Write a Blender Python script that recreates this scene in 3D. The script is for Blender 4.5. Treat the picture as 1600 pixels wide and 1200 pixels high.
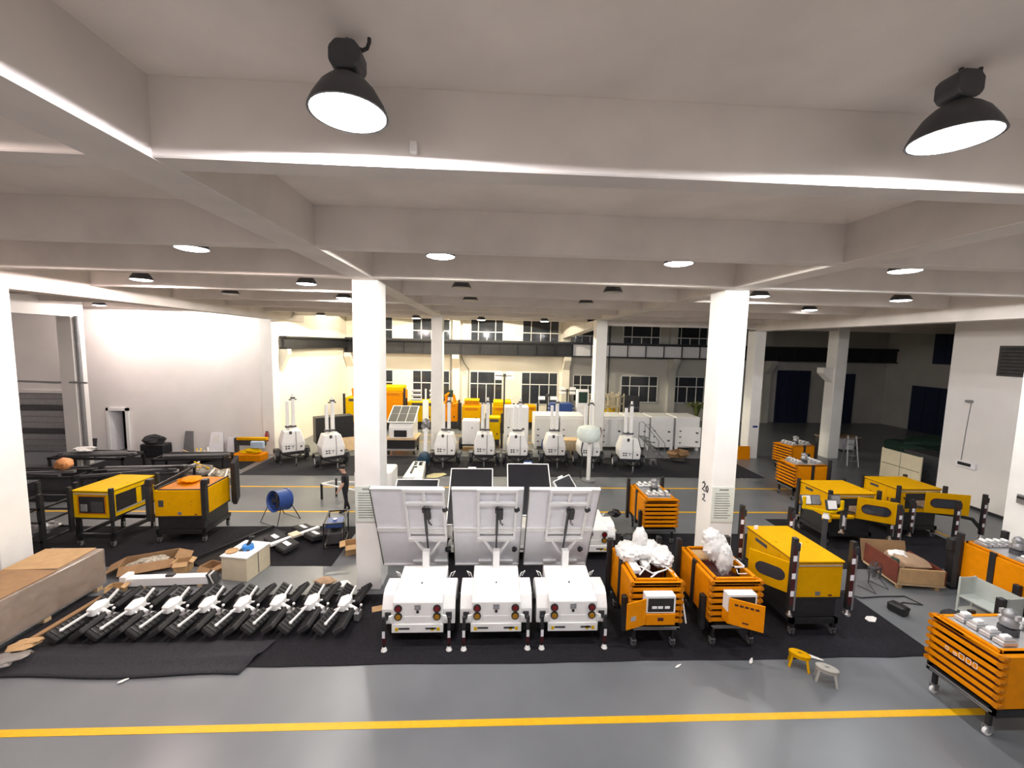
import bpy, bmesh, math, random
from math import pi, sin, cos, radians
from mathutils import Vector, Matrix, Euler
random.seed(7)
for o in list(bpy.data.objects): bpy.data.objects.remove(o)
SC = bpy.context.scene
COL = SC.collection
# ------------------------------------------------------------------ camera
FPX, PITCH, YAW, ROLL, EYE = 642.48, .0958, .0482, .0215, 6.2
fw = Vector((sin(YAW)*cos(PITCH), cos(YAW)*cos(PITCH), -sin(PITCH)))
r0 = Vector((cos(YAW), -sin(YAW), 0)); u0 = r0.cross(fw)
rr = r0*cos(ROLL)+u0*sin(ROLL); uu = -r0*sin(ROLL)+u0*cos(ROLL)
cd = bpy.data.cameras.new('camera'); cam = bpy.data.objects.new('camera', cd); COL.objects.link(cam)
m = Matrix((rr, uu, -fw)).transposed().to_4x4(); m.translation = (0, 0, EYE)
cam.matrix_world = m
cd.sensor_width = 36; cd.lens = FPX/1600*36; cd.clip_start = .05; cd.clip_end = 200
SC.camera = cam
# ------------------------------------------------------------------ world, exposure
W = bpy.data.worlds.new('world'); SC.world = W; W.use_nodes = True
W.node_tree.nodes['Background'].inputs[0].default_value = (.02, .025, .035, 1)
W.node_tree.nodes['Background'].inputs[1].default_value = .3
vs = SC.view_settings
vs.view_transform = 'Standard'; vs.look = 'None'; vs.exposure = 0.12; vs.gamma = 1; vs.use_curve_mapping = False
LAMP_W = 820.0        # power of one high-bay lamp
# ------------------------------------------------------------------ materials
MATS = {}
def mat(name, c, rough=.5, metal=0, var=.06, scale=6, bump=0, emit=None, trans=0, alpha=1, coat=0, spec=.5):
    if name in MATS: return MATS[name]
    m = bpy.data.materials.new(name); m.use_nodes = True
    nt = m.node_tree; b = nt.nodes['Principled BSDF']; L = nt.links
    b.inputs['Roughness'].default_value = rough; b.inputs['Metallic'].default_value = metal
    b.inputs['Specular IOR Level'].default_value = spec
    tc = nt.nodes.new('ShaderNodeTexCoord'); nz = nt.nodes.new('ShaderNodeTexNoise')
    nz.inputs['Scale'].default_value = scale; nz.inputs['Detail'].default_value = 4
    L.new(tc.outputs['Object'], nz.inputs['Vector'])
    rp = nt.nodes.new('ShaderNodeValToRGB'); L.new(nz.outputs['Fac'], rp.inputs['Fac'])
    rp.color_ramp.elements[0].position = .3; rp.color_ramp.elements[1].position = .7
    rp.color_ramp.elements[0].color = tuple(max(0, x*(1-var)) for x in c)+(1,)
    rp.color_ramp.elements[1].color = tuple(min(1, x*(1+var)) for x in c)+(1,)
    L.new(rp.outputs['Color'], b.inputs['Base Color'])
    if bump:
        bp = nt.nodes.new('ShaderNodeBump'); bp.inputs['Strength'].default_value = bump; bp.inputs['Distance'].default_value = .02
        L.new(nz.outputs['Fac'], bp.inputs['Height']); L.new(bp.outputs['Normal'], b.inputs['Normal'])
    if emit:
        b.inputs['Emission Color'].default_value = tuple(emit[:3])+(1,); b.inputs['Emission Strength'].default_value = emit[3]
    if trans: b.inputs['Transmission Weight'].default_value = trans
    if alpha < 1: b.inputs['Alpha'].default_value = alpha
    if coat: b.inputs['Coat Weight'].default_value = coat; b.inputs['Coat Roughness'].default_value = .1
    MATS[name] = m; return m
M_conc = mat('painted_concrete', (.84, .77, .705), .85, var=.07, scale=1.3, bump=.1)
M_beam = mat('beam_concrete', (.70, .65, .605), .85, var=.09, scale=1.1, bump=.1)  # a darker tone than the slab concrete
M_col = mat('column_plaster', (.82, .81, .78), .7, var=.04, scale=1.5, bump=.05)
M_wall = mat('white_plaster', (.80, .77, .745), .75, var=.04, scale=.7, bump=.04)
M_wallb = mat('cream_plaster', (.84, .79, .68), .8, var=.04, scale=.7, bump=.04)
M_wallr = mat('shade_grey_plaster', (.50, .49, .46), .85, var=.06, scale=.7)  # greyed wall plaster, the unlit bay's shade is put into the colour
M_walld = mat('shade_dark_plaster', (.42, .41, .39), .85, var=.08, scale=.7)  # plaster darkened in its colour to carry the unlit bay's shade
M_white = mat('white_paint', (.84, .84, .83), .35, var=.02)
M_offw = mat('offwhite_panel', (.84, .84, .88), .45, var=.03)
M_blk = mat('black_paint', (.014, .014, .016), .45, var=.3)
M_rub = mat('black_rubber', (.022, .022, .024), .8, var=.2)
M_dk = mat('dark_grey_metal', (.05, .05, .055), .5, var=.2)
M_gry = mat('grey_metal', (.30, .30, .31), .4, .6, var=.1)
M_alu = mat('aluminium', (.62, .62, .63), .35, .7, var=.06)
M_org = mat('orange_paint', (.70, .235, .0), .55, var=.06, spec=.12)
M_orgd = mat('dark_orange_paint', (.52, .17, .002), .5, var=.1, spec=.2)
M_yel = mat('yellow_paint', (.66, .335, .0), .6, var=.04, spec=.08)
M_lem = mat('lemon_paint', (.68, .42, .0), .6, var=.05, spec=.08)
M_line = mat('floor_yellow', (.72, .40, .0), .5, var=.08, scale=9)
M_red = mat('red_paint', (.30, .02, .02), .5, var=.1)
M_maroon = mat('maroon_reflector', (.055, .006, .009), .5, var=.1)
M_blue = mat('blue_paint', (.02, .06, .24), .4, var=.1)
M_sky = mat('light_blue_plastic', (.03, .22, .62), .5, var=.1)
M_card = mat('cardboard', (.31, .185, .09), .85, var=.1, scale=5)
M_cardl = mat('light_cardboard', (.47, .30, .145), .85, var=.1, scale=5)
M_ply = mat('plywood', (.60, .43, .25), .7, var=.08, scale=8)
M_beige = mat('beige_panel', (.62, .55, .40), .7, var=.04)
M_mat = mat('charcoal_mat', (.018, .0175, .021), .95, spec=.12, var=.25, scale=30, bump=.2)
M_mat2 = mat('slate_mat', (.034, .034, .039), .95, spec=.15, var=.2, scale=30, bump=.2)
M_glass = mat('dark_window_glass', (.035, .04, .05), .08, var=.1)
M_back = mat('panel_backsheet', (.83, .83, .87), .5, var=.02)
M_cell = mat('solar_cells', (.008, .008, .012), .45, var=.2)
M_wrap = mat('milky_plastic_wrap', (.80, .79, .77), .28, var=.06, scale=10, alpha=.88)
M_film = mat('clear_film', (.42, .39, .37), .15, var=.25, scale=7, alpha=.42)
M_green = mat('dark_green_cover', (.010, .035, .022), .7, var=.3)
M_navy = mat('navy_door', (.012, .018, .05), .5, var=.2)
M_paper = mat('white_paper', (.80, .78, .76), .8, var=.03)
M_sign = mat('sign_sheet', (.66, .70, .64), .4, var=.04)
M_ink = mat('grey_ink', (.22, .24, .22), .7, var=.1)
M_skin = mat('skin', (.52, .31, .22), .6, var=.04)
M_hair = mat('black_hair', (.012, .010, .009), .6, var=.2)
M_shirt = mat('black_cotton', (.012, .012, .015), .9, var=.2)
M_silver = mat('chrome', (.75, .75, .77), .18, 1, var=.03)
M_amber = mat('amber_lens', (.36, .17, .008), .25, var=.1)
M_redl = mat('red_lens', (.16, .008, .012), .25, var=.1)
M_lens = mat('lamp_lens_lit', (1, 1, 1), .3, emit=(1, .97, .98, 14))
M_lensoff = mat('lamp_lens_unlit', (.35, .33, .30), .3)
M_lensw = mat('lamp_lens_warm', (1, 1, 1), .3, emit=(1, .93, .75, 14))
for _m in (M_lens, M_lensw): _m.cycles.emission_sampling = 'NONE'
M_brick = mat('faded_red_board', (.15, .03, .016), .7, var=.15)
M_sage = mat('sage_grey_steel', (.44, .47, .44), .5, var=.04)
M_tan = mat('tan_cloth', (.36, .24, .15), .9, var=.15)
M_trash = mat('mixed_scrap', (.40, .37, .30), .8, var=.5, scale=18)
# ------------------------------------------------------------------ mesh helpers
class B:
    def __init__(s, M=None): s.bm = bmesh.new(); s.M = M or Matrix()
    def add(s, vs, fs):
        v = [s.bm.verts.new(s.M @ Vector(p)) for p in vs]; out = []
        for f in fs:
            try: out.append(s.bm.faces.new([v[i] for i in f]))
            except ValueError: pass
        return v, out
    def box(s, x0, x1, y0, y1, z0, z1, bev=0):
        vs = [(x, y, z) for x in (x0, x1) for y in (y0, y1) for z in (z0, z1)]
        v, f = s.add(vs, [(0, 1, 3, 2), (4, 6, 7, 5), (0, 4, 5, 1), (2, 3, 7, 6), (0, 2, 6, 4), (1, 5, 7, 3)])
        if bev: s._bev(f, bev)
        return s
    def _bev(s, faces, bev, seg=1):
        es = list({e for f in faces for e in f.edges})
        bmesh.ops.bevel(s.bm, geom=es, offset=bev, segments=seg, affect='EDGES', clamp_overlap=True)
    def prism(s, poly, ax, a, b, bev=0):
        n = len(poly)
        def P(p, t): return {'x': (t, p[0], p[1]), 'y': (p[0], t, p[1]), 'z': (p[0], p[1], t)}[ax]
        vs = [P(p, a) for p in poly]+[P(p, b) for p in poly]
        fs = [tuple(range(n)), tuple(range(2*n-1, n-1, -1))]+[(i, n+i, n+(i+1) % n, (i+1) % n) for i in range(n)]
        v, f = s.add(vs, fs)
        if bev: s._bev(f, bev)
        return s
    def cyl(s, p0, p1, r, r2=None, n=12):
        p0, p1 = Vector(p0), Vector(p1); r2 = r if r2 is None else r2
        d = (p1-p0).normalized(); a = d.orthogonal().normalized(); b = d.cross(a)
        vs = [p0+(a*cos(t)+b*sin(t))*r for t in [2*pi*i/n for i in range(n)]]+[p1+(a*cos(t)+b*sin(t))*r2 for t in [2*pi*i/n for i in range(n)]]
        s.add(vs, [tuple(range(n)), tuple(range(2*n-1, n-1, -1))]+[(i, n+i, n+(i+1) % n, (i+1) % n) for i in range(n)])
        return s
    def bar(s, p0, p1, w, h=None):
        p0, p1 = Vector(p0), Vector(p1); h = h or w; d = (p1-p0).normalized()
        up = Vector((0, 0, 1)) if abs(d.z) < .95 else Vector((0, 1, 0))
        a = d.cross(up).normalized()*w/2; b = a.cross(d).normalized()*h/2
        vs = [p+a*i+b*j for p in (p0, p1) for i, j in ((-1, -1), (1, -1), (1, 1), (-1, 1))]
        s.add(vs, [(0, 1, 2, 3), (7, 6, 5, 4)]+[(i, 4+i, 4+(i+1) % 4, (i+1) % 4) for i in range(4)])
        return s
    def tube(s, pts, r, n=6):
        pts = [Vector(p) for p in pts]; rings = []
        a = None
        for i, p in enumerate(pts):
            d = (pts[min(i+1, len(pts)-1)]-pts[max(i-1, 0)]).normalized()
            a = (d.orthogonal() if a is None else a-d*a.dot(d)).normalized(); b = d.cross(a)
            rings += [p+(a*cos(2*pi*k/n)+b*sin(2*pi*k/n))*r for k in range(n)]
        fs = [tuple(range(n)), tuple(range(len(rings)-1, len(rings)-1-n, -1))]
        for i in range(len(pts)-1):
            for k in range(n): fs.append((i*n+k, (i+1)*n+k, (i+1)*n+(k+1) % n, i*n+(k+1) % n))
        s.add(rings, fs); return s
    def lathe(s, prof, c=(0, 0, 0), n=20, M=None):
        vs = []
        for r, z in prof:
            for k in range(n):
                p = Vector((r*cos(2*pi*k/n), r*sin(2*pi*k/n), z))
                if M: p = M @ p
                vs.append(p+Vector(c))
        fs = []
        for i in range(len(prof)-1):
            for k in range(n): fs.append((i*n+k, i*n+(k+1) % n, (i+1)*n+(k+1) % n, (i+1)*n+k))
        fs += [tuple(range(n)), tuple(range(len(vs)-1, len(vs)-1-n, -1))]
        s.add(vs, fs); return s
    def ball(s, c, r, n=12, sc=(1, 1, 1)):
        pr = [(max(.001, sin(pi*i/8))*1, -cos(pi*i/8)) for i in range(9)]
        return s.lathe(pr, c, n, Matrix.Diagonal((r*sc[0], r*sc[1], r*sc[2])).to_3x3())
    def lump(s, c, size, seed=0, n=14, m=9, amp=.25):
        rnd = random.Random(seed); ph = [rnd.uniform(0, 6.28) for _ in range(8)]
        vs = []; fs = []
        for i in range(m+1):
            th = pi*i/m
            for k in range(n):
                t = 2*pi*k/n
                w = 1+amp*(.5*sin(3*t+ph[0]+2*th)+.4*sin(5*t+ph[1]-3*th)+.5*sin(2*t+ph[2]+4*th))
                rad = max(.01, sin(th))*w
                vs.append((c[0]+size[0]*rad*cos(t), c[1]+size[1]*rad*sin(t), c[2]-size[2]*cos(th)*(1+amp*.3*sin(2*t+ph[3]))))
        for i in range(m):
            for k in range(n): fs.append((i*n+k, i*n+(k+1) % n, (i+1)*n+(k+1) % n, (i+1)*n+k))
        fs += [tuple(range(n)), tuple(range(len(vs)-1, len(vs)-1-n, -1))]
        s.add(vs, fs); return s
    def crumple(s, c, size, seed=0, amp=.16, fr=3.2, n=30, m=18):
        from mathutils import noise
        vs = []; fs = []; off = Vector((seed*3.7, seed*1.3, seed*2.1))
        for i in range(m+1):
            th = pi*i/m
            for k in range(n):
                t = 2*pi*k/n; d = Vector((max(.01, sin(th))*cos(t), max(.01, sin(th))*sin(t), -cos(th)))
                w = 1+amp*(abs(noise.noise(d*fr+off))*2.2-.5)+amp*.7*(abs(noise.noise(d*fr*2.3+off))*2-.4)
                vs.append((c[0]+size[0]*d.x*w, c[1]+size[1]*d.y*w, c[2]+size[2]*d.z*w))
        for i in range(m):
            for k in range(n): fs.append((i*n+k, i*n+(k+1) % n, (i+1)*n+(k+1) % n, (i+1)*n+k))
        fs += [tuple(range(n)), tuple(range(len(vs)-1, len(vs)-1-n, -1))]
        s.add(vs, fs); return s
    def mesh(s, name, smooth=False):
        bmesh.ops.recalc_face_normals(s.bm, faces=s.bm.faces[:])
        me = bpy.data.meshes.new(name); s.bm.to_mesh(me); s.bm.free()
        if smooth:
            for p in me.polygons: p.use_smooth = True
            me.set_sharp_from_angle(angle=radians(40))
        return me
    def go(s, name, m, parent=None, smooth=False, label=None):
        me = s.mesh(name, smooth); me.materials.append(m)
        o = bpy.data.objects.new(name, me); COL.objects.link(o); o.parent = parent
        if label: o['label'] = label
        return o
def tag(o, label=None, cat=None, group=None, kind=None):
    for k, v in (('label', label), ('category', cat), ('group', group), ('kind', kind)):
        if v: o[k] = v
    return o
def thing(name, label, cat, loc=(0, 0, 0), rz=0, group=None):
    o = bpy.data.objects.new(name, None); COL.objects.link(o); o.empty_display_size = .1
    o.location = loc; o.rotation_euler = (0, 0, rz)
    return tag(o, label, cat, group)
def struct(name, b, m, parent=None, smooth=False):
    o = b.go(name, m, parent, smooth)
    if not parent: o['kind'] = 'structure'
    return o
def dup(root, label=None, loc=None, rz=None):
    r = root.copy(); COL.objects.link(r)
    if label: r['label'] = label
    if loc is not None: r.location = loc
    if rz is not None: r.rotation_euler = (0, 0, rz)
    def rec(src, dst):
        for ch in list(src.children):
            c = ch.copy(); COL.objects.link(c); c.parent = dst; rec(ch, c)
    rec(root, r)
    return r
def one(name, b, m, label, cat, loc=(0, 0, 0), rz=0, group=None, smooth=False):
    o = b.go(name, m, None, smooth); o.location = loc; o.rotation_euler = (0, 0, rz)
    return tag(o, label, cat, group)
def RX(a): return Matrix.Rotation(a, 4, 'X')
def RY(a): return Matrix.Rotation(a, 4, 'Y')
def RZ(a): return Matrix.Rotation(a, 4, 'Z')
def TR(*v): return Matrix.Translation(v)
# ================================================================== THE SETTING
# floor: grey epoxy with a worn gloss
def floor_mat():
    m = mat('grey_epoxy', (.205, .208, .215), .3, var=.0)
    nt = m.node_tree; b = nt.nodes['Principled BSDF']; L = nt.links
    tc = nt.nodes.new('ShaderNodeTexCoord'); n1 = nt.nodes.new('ShaderNodeTexNoise'); n2 = nt.nodes.new('ShaderNodeTexNoise')
    n1.inputs['Scale'].default_value = .35; n1.inputs['Detail'].default_value = 6; n2.inputs['Scale'].default_value = 14
    L.new(tc.outputs['Object'], n1.inputs['Vector']); L.new(tc.outputs['Object'], n2.inputs['Vector'])
    r1 = nt.nodes.new('ShaderNodeValToRGB'); r1.color_ramp.elements[0].position = .35; r1.color_ramp.elements[1].position = .68
    r1.color_ramp.elements[0].color = (.126, .135, .146, 1); r1.color_ramp.elements[1].color = (.180, .191, .203, 1)
    L.new(n1.outputs['Fac'], r1.inputs['Fac']); L.new(r1.outputs['Color'], b.inputs['Base Color'])
    mr = nt.nodes.new('ShaderNodeMapRange'); mr.inputs['To Min'].default_value = .2; mr.inputs['To Max'].default_value = .42
    L.new(n1.outputs['Fac'], mr.inputs['Value']); L.new(mr.outputs['Result'], b.inputs['Roughness'])
    return m
struct('floor', B().box(-27, 34, -4, 34.3, -.2, 0), floor_mat())
def line(n, x0, x1, y0, y1): struct('trim_%d' % n, B().box(x0, x1, y0, y1, .001, .004), M_line)
line(1, -14, 9.6, 6.14, 6.27); line(2, -26, 14.2, 14.69, 14.80); line(3, -26, 14.2, 17.29, 17.40)
line(4, 15.55, 15.67, 5, 14.6); line(5, -9, 6, 25.55, 25.65); line(6, -5, 6, 27.5, 27.6)
# columns
X0, SP, Y1, Y2 = -3.31, 8.95, 9.92, 22.35
colx = [X0-SP, X0, X0+SP, X0+2*SP]
for i, x in enumerate(colx):
    struct('column', B().box(x, x+.6, Y1, Y1+.71, 0, 7.66 if 0 < i < 3 else 7.3, .015), M_col)
    struct('column', B().box(x, x+.6, Y2, Y2+.71, 0, 7.66 if 0 < i < 3 else 7.3, .015), M_col)
fc = B().box(19.5, 20.15, 22.5, 23.2, 0, 10.3, .015)
fc.prism([(19.5, 4.4), (19.5, 5.25), (18.9, 5.25), (18.9, 4.95)], 'y', 22.6, 23.1)
struct('column', fc, M_col)
# ceiling slab and beams
struct('ceiling_slab', B().box(-27, 34, -4, 22.95, 8.25, 8.5), M_conc)
struct('ceiling_slab', B().box(-11.6, 6.2, 22.95, 26.2, 8.25, 8.5), M_conc)
for x in (X0, X0+SP): struct('ceiling_beam', B().box(x+.04, x+.56, -4, 26.2, 7.63, 8.27, .012), M_beam)
struct('ceiling_beam', B().box(X0+2*SP, X0+2*SP+.6, -4, 22.95, 7.22, 8.27, .012), M_beam)
struct('ceiling_beam', B().box(X0-SP, X0-SP+.6, -4, 26.2, 7.28, 8.27, .012), M_beam)
k = 0; y = 3.86-3.03
while y < 26.3:
    x1 = 34 if y < 22.9 else 6.2; x0 = -27 if y < 22.9 else -11.6
    struct('ceiling_beam', B().box(x0, x1, y-.28, y, 7.634, 8.26, .012), M_beam); y += 3.03
struct('ceiling_beam', B().prism([(22.9, 8.27), (22.9, 7.3), (33.9, 6.75), (33.9, 10.4), (26.3, 10.4), (26.3, 8.27)], 'x', 5.68, 6.2), M_beam)
struct('ceiling_beam', B().box(6.2, 34, 22.6, 22.96, 7.35, 8.27, .012), M_beam)
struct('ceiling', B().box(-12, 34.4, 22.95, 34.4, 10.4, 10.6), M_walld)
# walls
struct('wall_front', B().box(-27, 34, -4.2, -4, 0, 10.5), M_wall)
struct('wall_left', B().box(-27.2, -27, -4, 34, 0, 10.5), M_wall)
struct('wall_back', B().box(-27, 6.3, 34, 34.3, 0, 10.5), M_wallb)
struct('wall_back_right', B().box(6.3, 34.4, 34, 34.3, 0, 10.5), M_wallr)  # split where the bay's shade begins, shade painted in by the greyer plaster
bl = B().box(-27, -20.3, 22.6, 22.9, 0, 10.5).box(-19.45, -12.3, 22.6, 22.9, 0, 10.5).box(-20.3, -19.45, 22.6, 22.9, 2.25, 10.5)
struct('wall_back_left', bl, M_wall)
struct('wall_end', B().box(-12.3, -11.72, 22.55, 34, 0, 10.5), M_wallb)
struct('wall_recess', B().box(-23.5, -18, 23.5, 23.6, 0, 3).box(-23.6, -23.5, 22.9, 23.6, 0, 3).box(-18, -17.9, 22.9, 23.6, 0, 3).box(-23.6, -17.9, 22.9, 23.6, 3, 3.1), M_blk)  # black walls put the doorway's darkness into the colour
struct('wall_right', B().box(19.4, 34, -4, 16.55, 0, 8.26), M_wall)
struct('wall_right_end', B().box(34, 34.2, -4, 34.3, 0, 10.5), M_walld)  # dark bay's shade painted into this end wall
struct('lintel_left', B().box(-20.0, -19.4, 6, 20.6, 7.05, 8.27), M_wall)
struct('pillar_left', B().box(-20.05, -19.4, 20.0, 20.6, 0, 7.1, .01), M_wall)
struct('trim_7', B().cyl((-19.3, 20.15, 0), (-19.3, 20.15, 7.05), .09), M_gry)          # drain pipe on the left pillar
struct('trim_8', B().tube([(-26, 20.9, 4.0), (-20.6, 20.3, 3.95), (-19.2, 19.9, 4.02), (-18.8, 19.9, 4.0)], .05), M_gry)
# doors in the back left wall
d1 = struct('door_1', B().box(-24.9, -24.75, 22.48, 22.6, 0, 3.3).box(-21.65, -21.5, 22.48, 22.6, 0, 3.3).box(-24.9, -21.5, 22.48, 22.6, 3.15, 3.3), M_wall)
for i in range(10): B().box(-24.75, -21.65, 22.53, 22.58, .02+i*.313, .31+i*.313, .01).go('slat', M_dk if i in (3, 7) else M_gry, d1)
d2 = struct('door_2', B().box(-20.42, -20.3, 22.5, 22.6, 0, 2.4).box(-19.45, -19.3, 22.5, 22.6, 0, 2.4).box(-20.42, -19.3, 22.5, 22.6, 2.25, 2.4), M_white)
B(TR(-20.26, 22.62, 0) @ RZ(radians(86))).box(0, .6, -.02, .02, .02, 2.23).go('door_leaf', M_offw, d2)
# windows of the far wall
wn = [0]
def window(x0, x1, z0, z1, y=33.98, cols=(0, .24, .5, .76, 1), tr=.62):
    wn[0] += 1; w = x1-x0
    f = B().box(x0, x1, y-.05, y, z0, z0+.06).box(x0, x1, y-.05, y, z1-.06, z1)
    for c in (0, 1): f.box(x0+c*(w-.06), x0+c*(w-.06)+.06, y-.05, y, z0, z1)
    r = struct('window_%d' % wn[0], f, M_white)
    zt = z0+(z1-z0)*tr
    B().box(x0, x1, y-.06, y-.01, zt-.035, zt+.035).go('transom', M_white, r)
    for c in cols[1:-1]:
        B().box(x0+c*w-.03, x0+c*w+.03, y-.06, y-.01, z0, zt if c == .5 else z1).go('mullion', M_white, r)
    for a, b in zip(cols[:-1], cols[1:]):
        B().box(x0+a*w+.03, x0+b*w-.03, y-.025, y-.005, z0+.05, zt-.03).go('pane', M_glass, r)
    up = [c for c in cols if c != .5]
    for a, b in zip(up[:-1], up[1:]):
        B().box(x0+a*w+.03, x0+b*w-.03, y-.025, y-.005, zt+.03, z1-.05).go('pane', M_glass, r)
    return r
for b in (-8.95, 0): 
    for a, c in ((-1.85, .85), (2.4, 5.45)):
        window(a+b, c+b, 1.25, 3.95); window(a+b, c+b, 6.25, 8.3, tr=.45)
for a, c in ((6.75, 9.3), (10.8, 13.95), (15.0, 18.0)):
    window(a, c, 1.55, 3.8); window(a, c, 6.25, 8.0, tr=.45)
for i, (a, c, z1) in enumerate(((24.3, 27.2, 4.5), (28.6, 31.2, 4.3))):
    dd = struct('door_%d' % (3+i), B().box(a, c, 33.86, 33.99, 0, z1), M_navy)
    for q in range(3): B().box(a+.1+q*(c-a-.1)/3, a+(q+1)*(c-a-.1)/3, 33.8, 33.86, .1, z1-.1).go('panel', M_navy, dd)
for i, (y0, y1, z0, z1) in enumerate(((28.2, 31.5, 0, 3.6), (27.4, 30.2, 5.4, 8.0))):
    dd = struct('door_%d' % (5+i), B().box(33.86, 33.99, y0, y1, z0, z1), M_navy)
    for q in range(3): B().box(33.8, 33.86, y0+.1+q*(y1-y0-.1)/3, y0+(q+1)*(y1-y0-.1)/3, z0+.1, z1-.1).go('panel', M_navy, dd)
# pilasters, corbels and crane runway along the far wall
for x in (-11.4, -2.95, 6.05, 15.0, 23.2):
    p = B().box(x-.3, x+.3, 33.55, 34, 0, 10.4).prism([(33.55, 4.2), (33.55, 5.3), (32.85, 5.3), (32.85, 5.0)], 'x', x-.27, x+.27)
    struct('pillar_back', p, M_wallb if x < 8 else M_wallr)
def runway(x0, x1, web):
    r = struct('runway_beam', B().box(x0, x1, 32.9, 33.3, 6.3, 6.42).box(x0, x1, 32.9, 33.3, 5.3, 5.4), M_blk)
    B().box(x0, x1, 33.06, 33.14, 5.4, 6.3).go('web', web, r)
    for i in range(int((x1-x0)/1.5)+1):
        B().box(x0+i*1.5, x0+i*1.5+.05, 32.92, 33.06, 5.4, 6.3).go('stiffener', web if web is M_blk else M_dk, r)
    B().box(x0, x1, 33.0, 33.2, 6.42, 6.5).go('rail', M_dk, r)
runway(-11.6, 6.4, M_blk); runway(6.4, 19, M_offw); runway(19, 33.9, M_blk)
r = struct('runway_beam', B().box(-11.68, -11.3, 23.2, 32.9, 5.68, 5.76).box(-11.68, -11.3, 23.2, 32.9, 6.3, 6.4), M_blk)
B().box(-11.5, -11.42, 23.2, 32.9, 5.75, 6.3).go('web', M_blk, r)
struct('pillar_corbel', B().prism([(-11.72, 4.4), (-11.72, 5.68), (-11.25, 5.68), (-11.25, 5.4)], 'y', 23.2, 23.6), M_wallb)
struct('trim_9', B().tube([(-2.55, 33.4, 5.2), (-2.3, 33.5, 4.6), (-1.95, 33.7, 4.1), (-1.95, 33.8, 1.0)], .035), M_dk)
struct('trim_10', B().cyl((-3.4, 33.6, 0), (-3.4, 33.6, 10.4), .06), M_gry)
struct('trim_11', B().cyl((9.6, 33.6, 0), (9.6, 33.6, 10.4), .07), M_dk)
struct('baseboard_right', B().box(19.38, 19.4, -4, 16.55, 0, .12), M_mat2)
# ------------------------------------------------------------------ high-bay lamps
def lamp_proto(lit):
    t = thing('high_bay_lamp', 'x', 'ceiling lamp', group='high-bay lamps under the slab')
    B().lathe([(.05, .235), (.09, .225), (.13, .20), (.18, .15), (.235, .06), (.262, .0), (.266, -.012), (.25, -.012), (.22, .06), (.12, .17)], n=32).go('reflector', M_dk, t, True)
    B().lathe([(.247, .0), (.247, -.012), (.2, -.028), (.1, -.04), (.01, -.042)], n=28).go('lens', {0: M_lensoff, 1: M_lens, 2: M_lensw}[lit], t, True)
    B().lathe([(.045, .22), (.05, .27)], n=12).prism([(-.07, .25), (.07, .25), (.105, .29), (.105, .38), (.06, .43), (-.06, .43), (-.105, .38), (-.105, .29)], 'y', -.085, .085, .012).go('ballast_box', M_dk, t)
    h = B().cyl((0, 0, .42), (0, 0, .46), .012).tube([(.06, 0, .42), (.1, 0, .405), (.13, 0, .42), (.145, 0, .46), (.145, 0, .49)], .014)
    h.go('hook', M_blk, t)
    return t
LP = {i: lamp_proto(i) for i in (0, 1, 2)}; used = set(); BASE = {i: list(LP[i].children) for i in LP}
def lamp(x, y, z, lit, label, col=(1, .96, .93), power=1.0, tilt=(0, 0), slab=8.25, cone=180):
    if lit in used:
        o = LP[lit].copy(); COL.objects.link(o); o['label'] = label; o.location = (x, y, z)
        for ch in BASE[lit]: c = ch.copy(); COL.objects.link(c); c.parent = o
    else: o = LP[lit]; used.add(lit); o['label'] = label; o.location = (x, y, z)
    o.rotation_euler = (tilt[0], tilt[1], 0)
    B().cyl((0, 0, .42), (0, 0, slab-z-.01), .014, n=8).go('rod', M_dk, o)
    if lit:
        l = bpy.data.lights.new('bulb', 'SPOT'); l.energy = LAMP_W*power; l.color = col; l.shadow_soft_size = .12
        l.spot_size = radians(cone); l.spot_blend = .02
        q = bpy.data.objects.new('bulb', l); COL.objects.link(q); q.parent = o; q.location = (0, 0, -.045)
PINK = (1, .82, .78); WARM = (1, .90, .68); NEU = (1, .96, .90); COOL = (.94, .96, 1)
lamp(-1.02, 3.05, 7.765, 1, 'lit high-bay lamp hanging closest to the camera, over the rows of white trailers', (.98, .94, 1), 1.1)
lamp(3.32, 3.0, 7.765, 1, 'large lit high-bay lamp with dark ballast box at the upper right corner', COOL, 1)
lamp(-5.3, 3.05, 7.765, 1, 'lit high-bay lamp overhead beyond the left picture edge', PINK, .8)
lamp(7.7, 3.05, 7.765, 1, 'lit high-bay lamp overhead beyond the right picture edge', COOL, .8)
lamp(-5.26, 7.6, 7.75, 1, 'lit oval high-bay lamp left of the first long beam, upper of the left ones', PINK)
lamp(-.96, 7.6, 7.75, 1, 'lit round high-bay lamp in the second row, between beam and first column top', NEU)
lamp(3.38, 7.58, 7.75, 1, 'lit round high-bay lamp in the second row, left of the right-hand column top', NEU)
lamp(7.76, 7.6, 7.75, 1, 'lit high-bay lamp under the right ceiling bay, above and right of the column', COOL)
lamp(-9.6, 7.6, 7.75, 1, 'lit high-bay lamp over the left aisle outside the picture', PINK, .8)
lamp(12.0, 7.6, 7.75, 1, 'lit high-bay lamp over the right aisle outside the picture', COOL, .4)
lamp(-9.61, 11.9, 7.75, 1, 'lit high-bay lamp with dark hood, leftmost in the picture', PINK)
lamp(-5.16, 11.8, 7.75, 1, 'small lit high-bay lamp with dark hood just left of the first column', NEU)
lamp(7.72, 11.8, 7.75, 1, 'small lit high-bay lamp touching the right side of the right-hand column', NEU)
lamp(12.03, 11.8, 7.75, 1, 'lit high-bay lamp with dark hood at far right, lower of the two right ones', COOL, .6, cone=150)
lamp(-.88, 11.45, 7.72, 0, 'unlit dark high-bay lamp right of the first column, upper of two')
lamp(3.31, 11.5, 7.72, 0, 'unlit dark high-bay lamp left of the right-hand column, upper of two')
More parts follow.
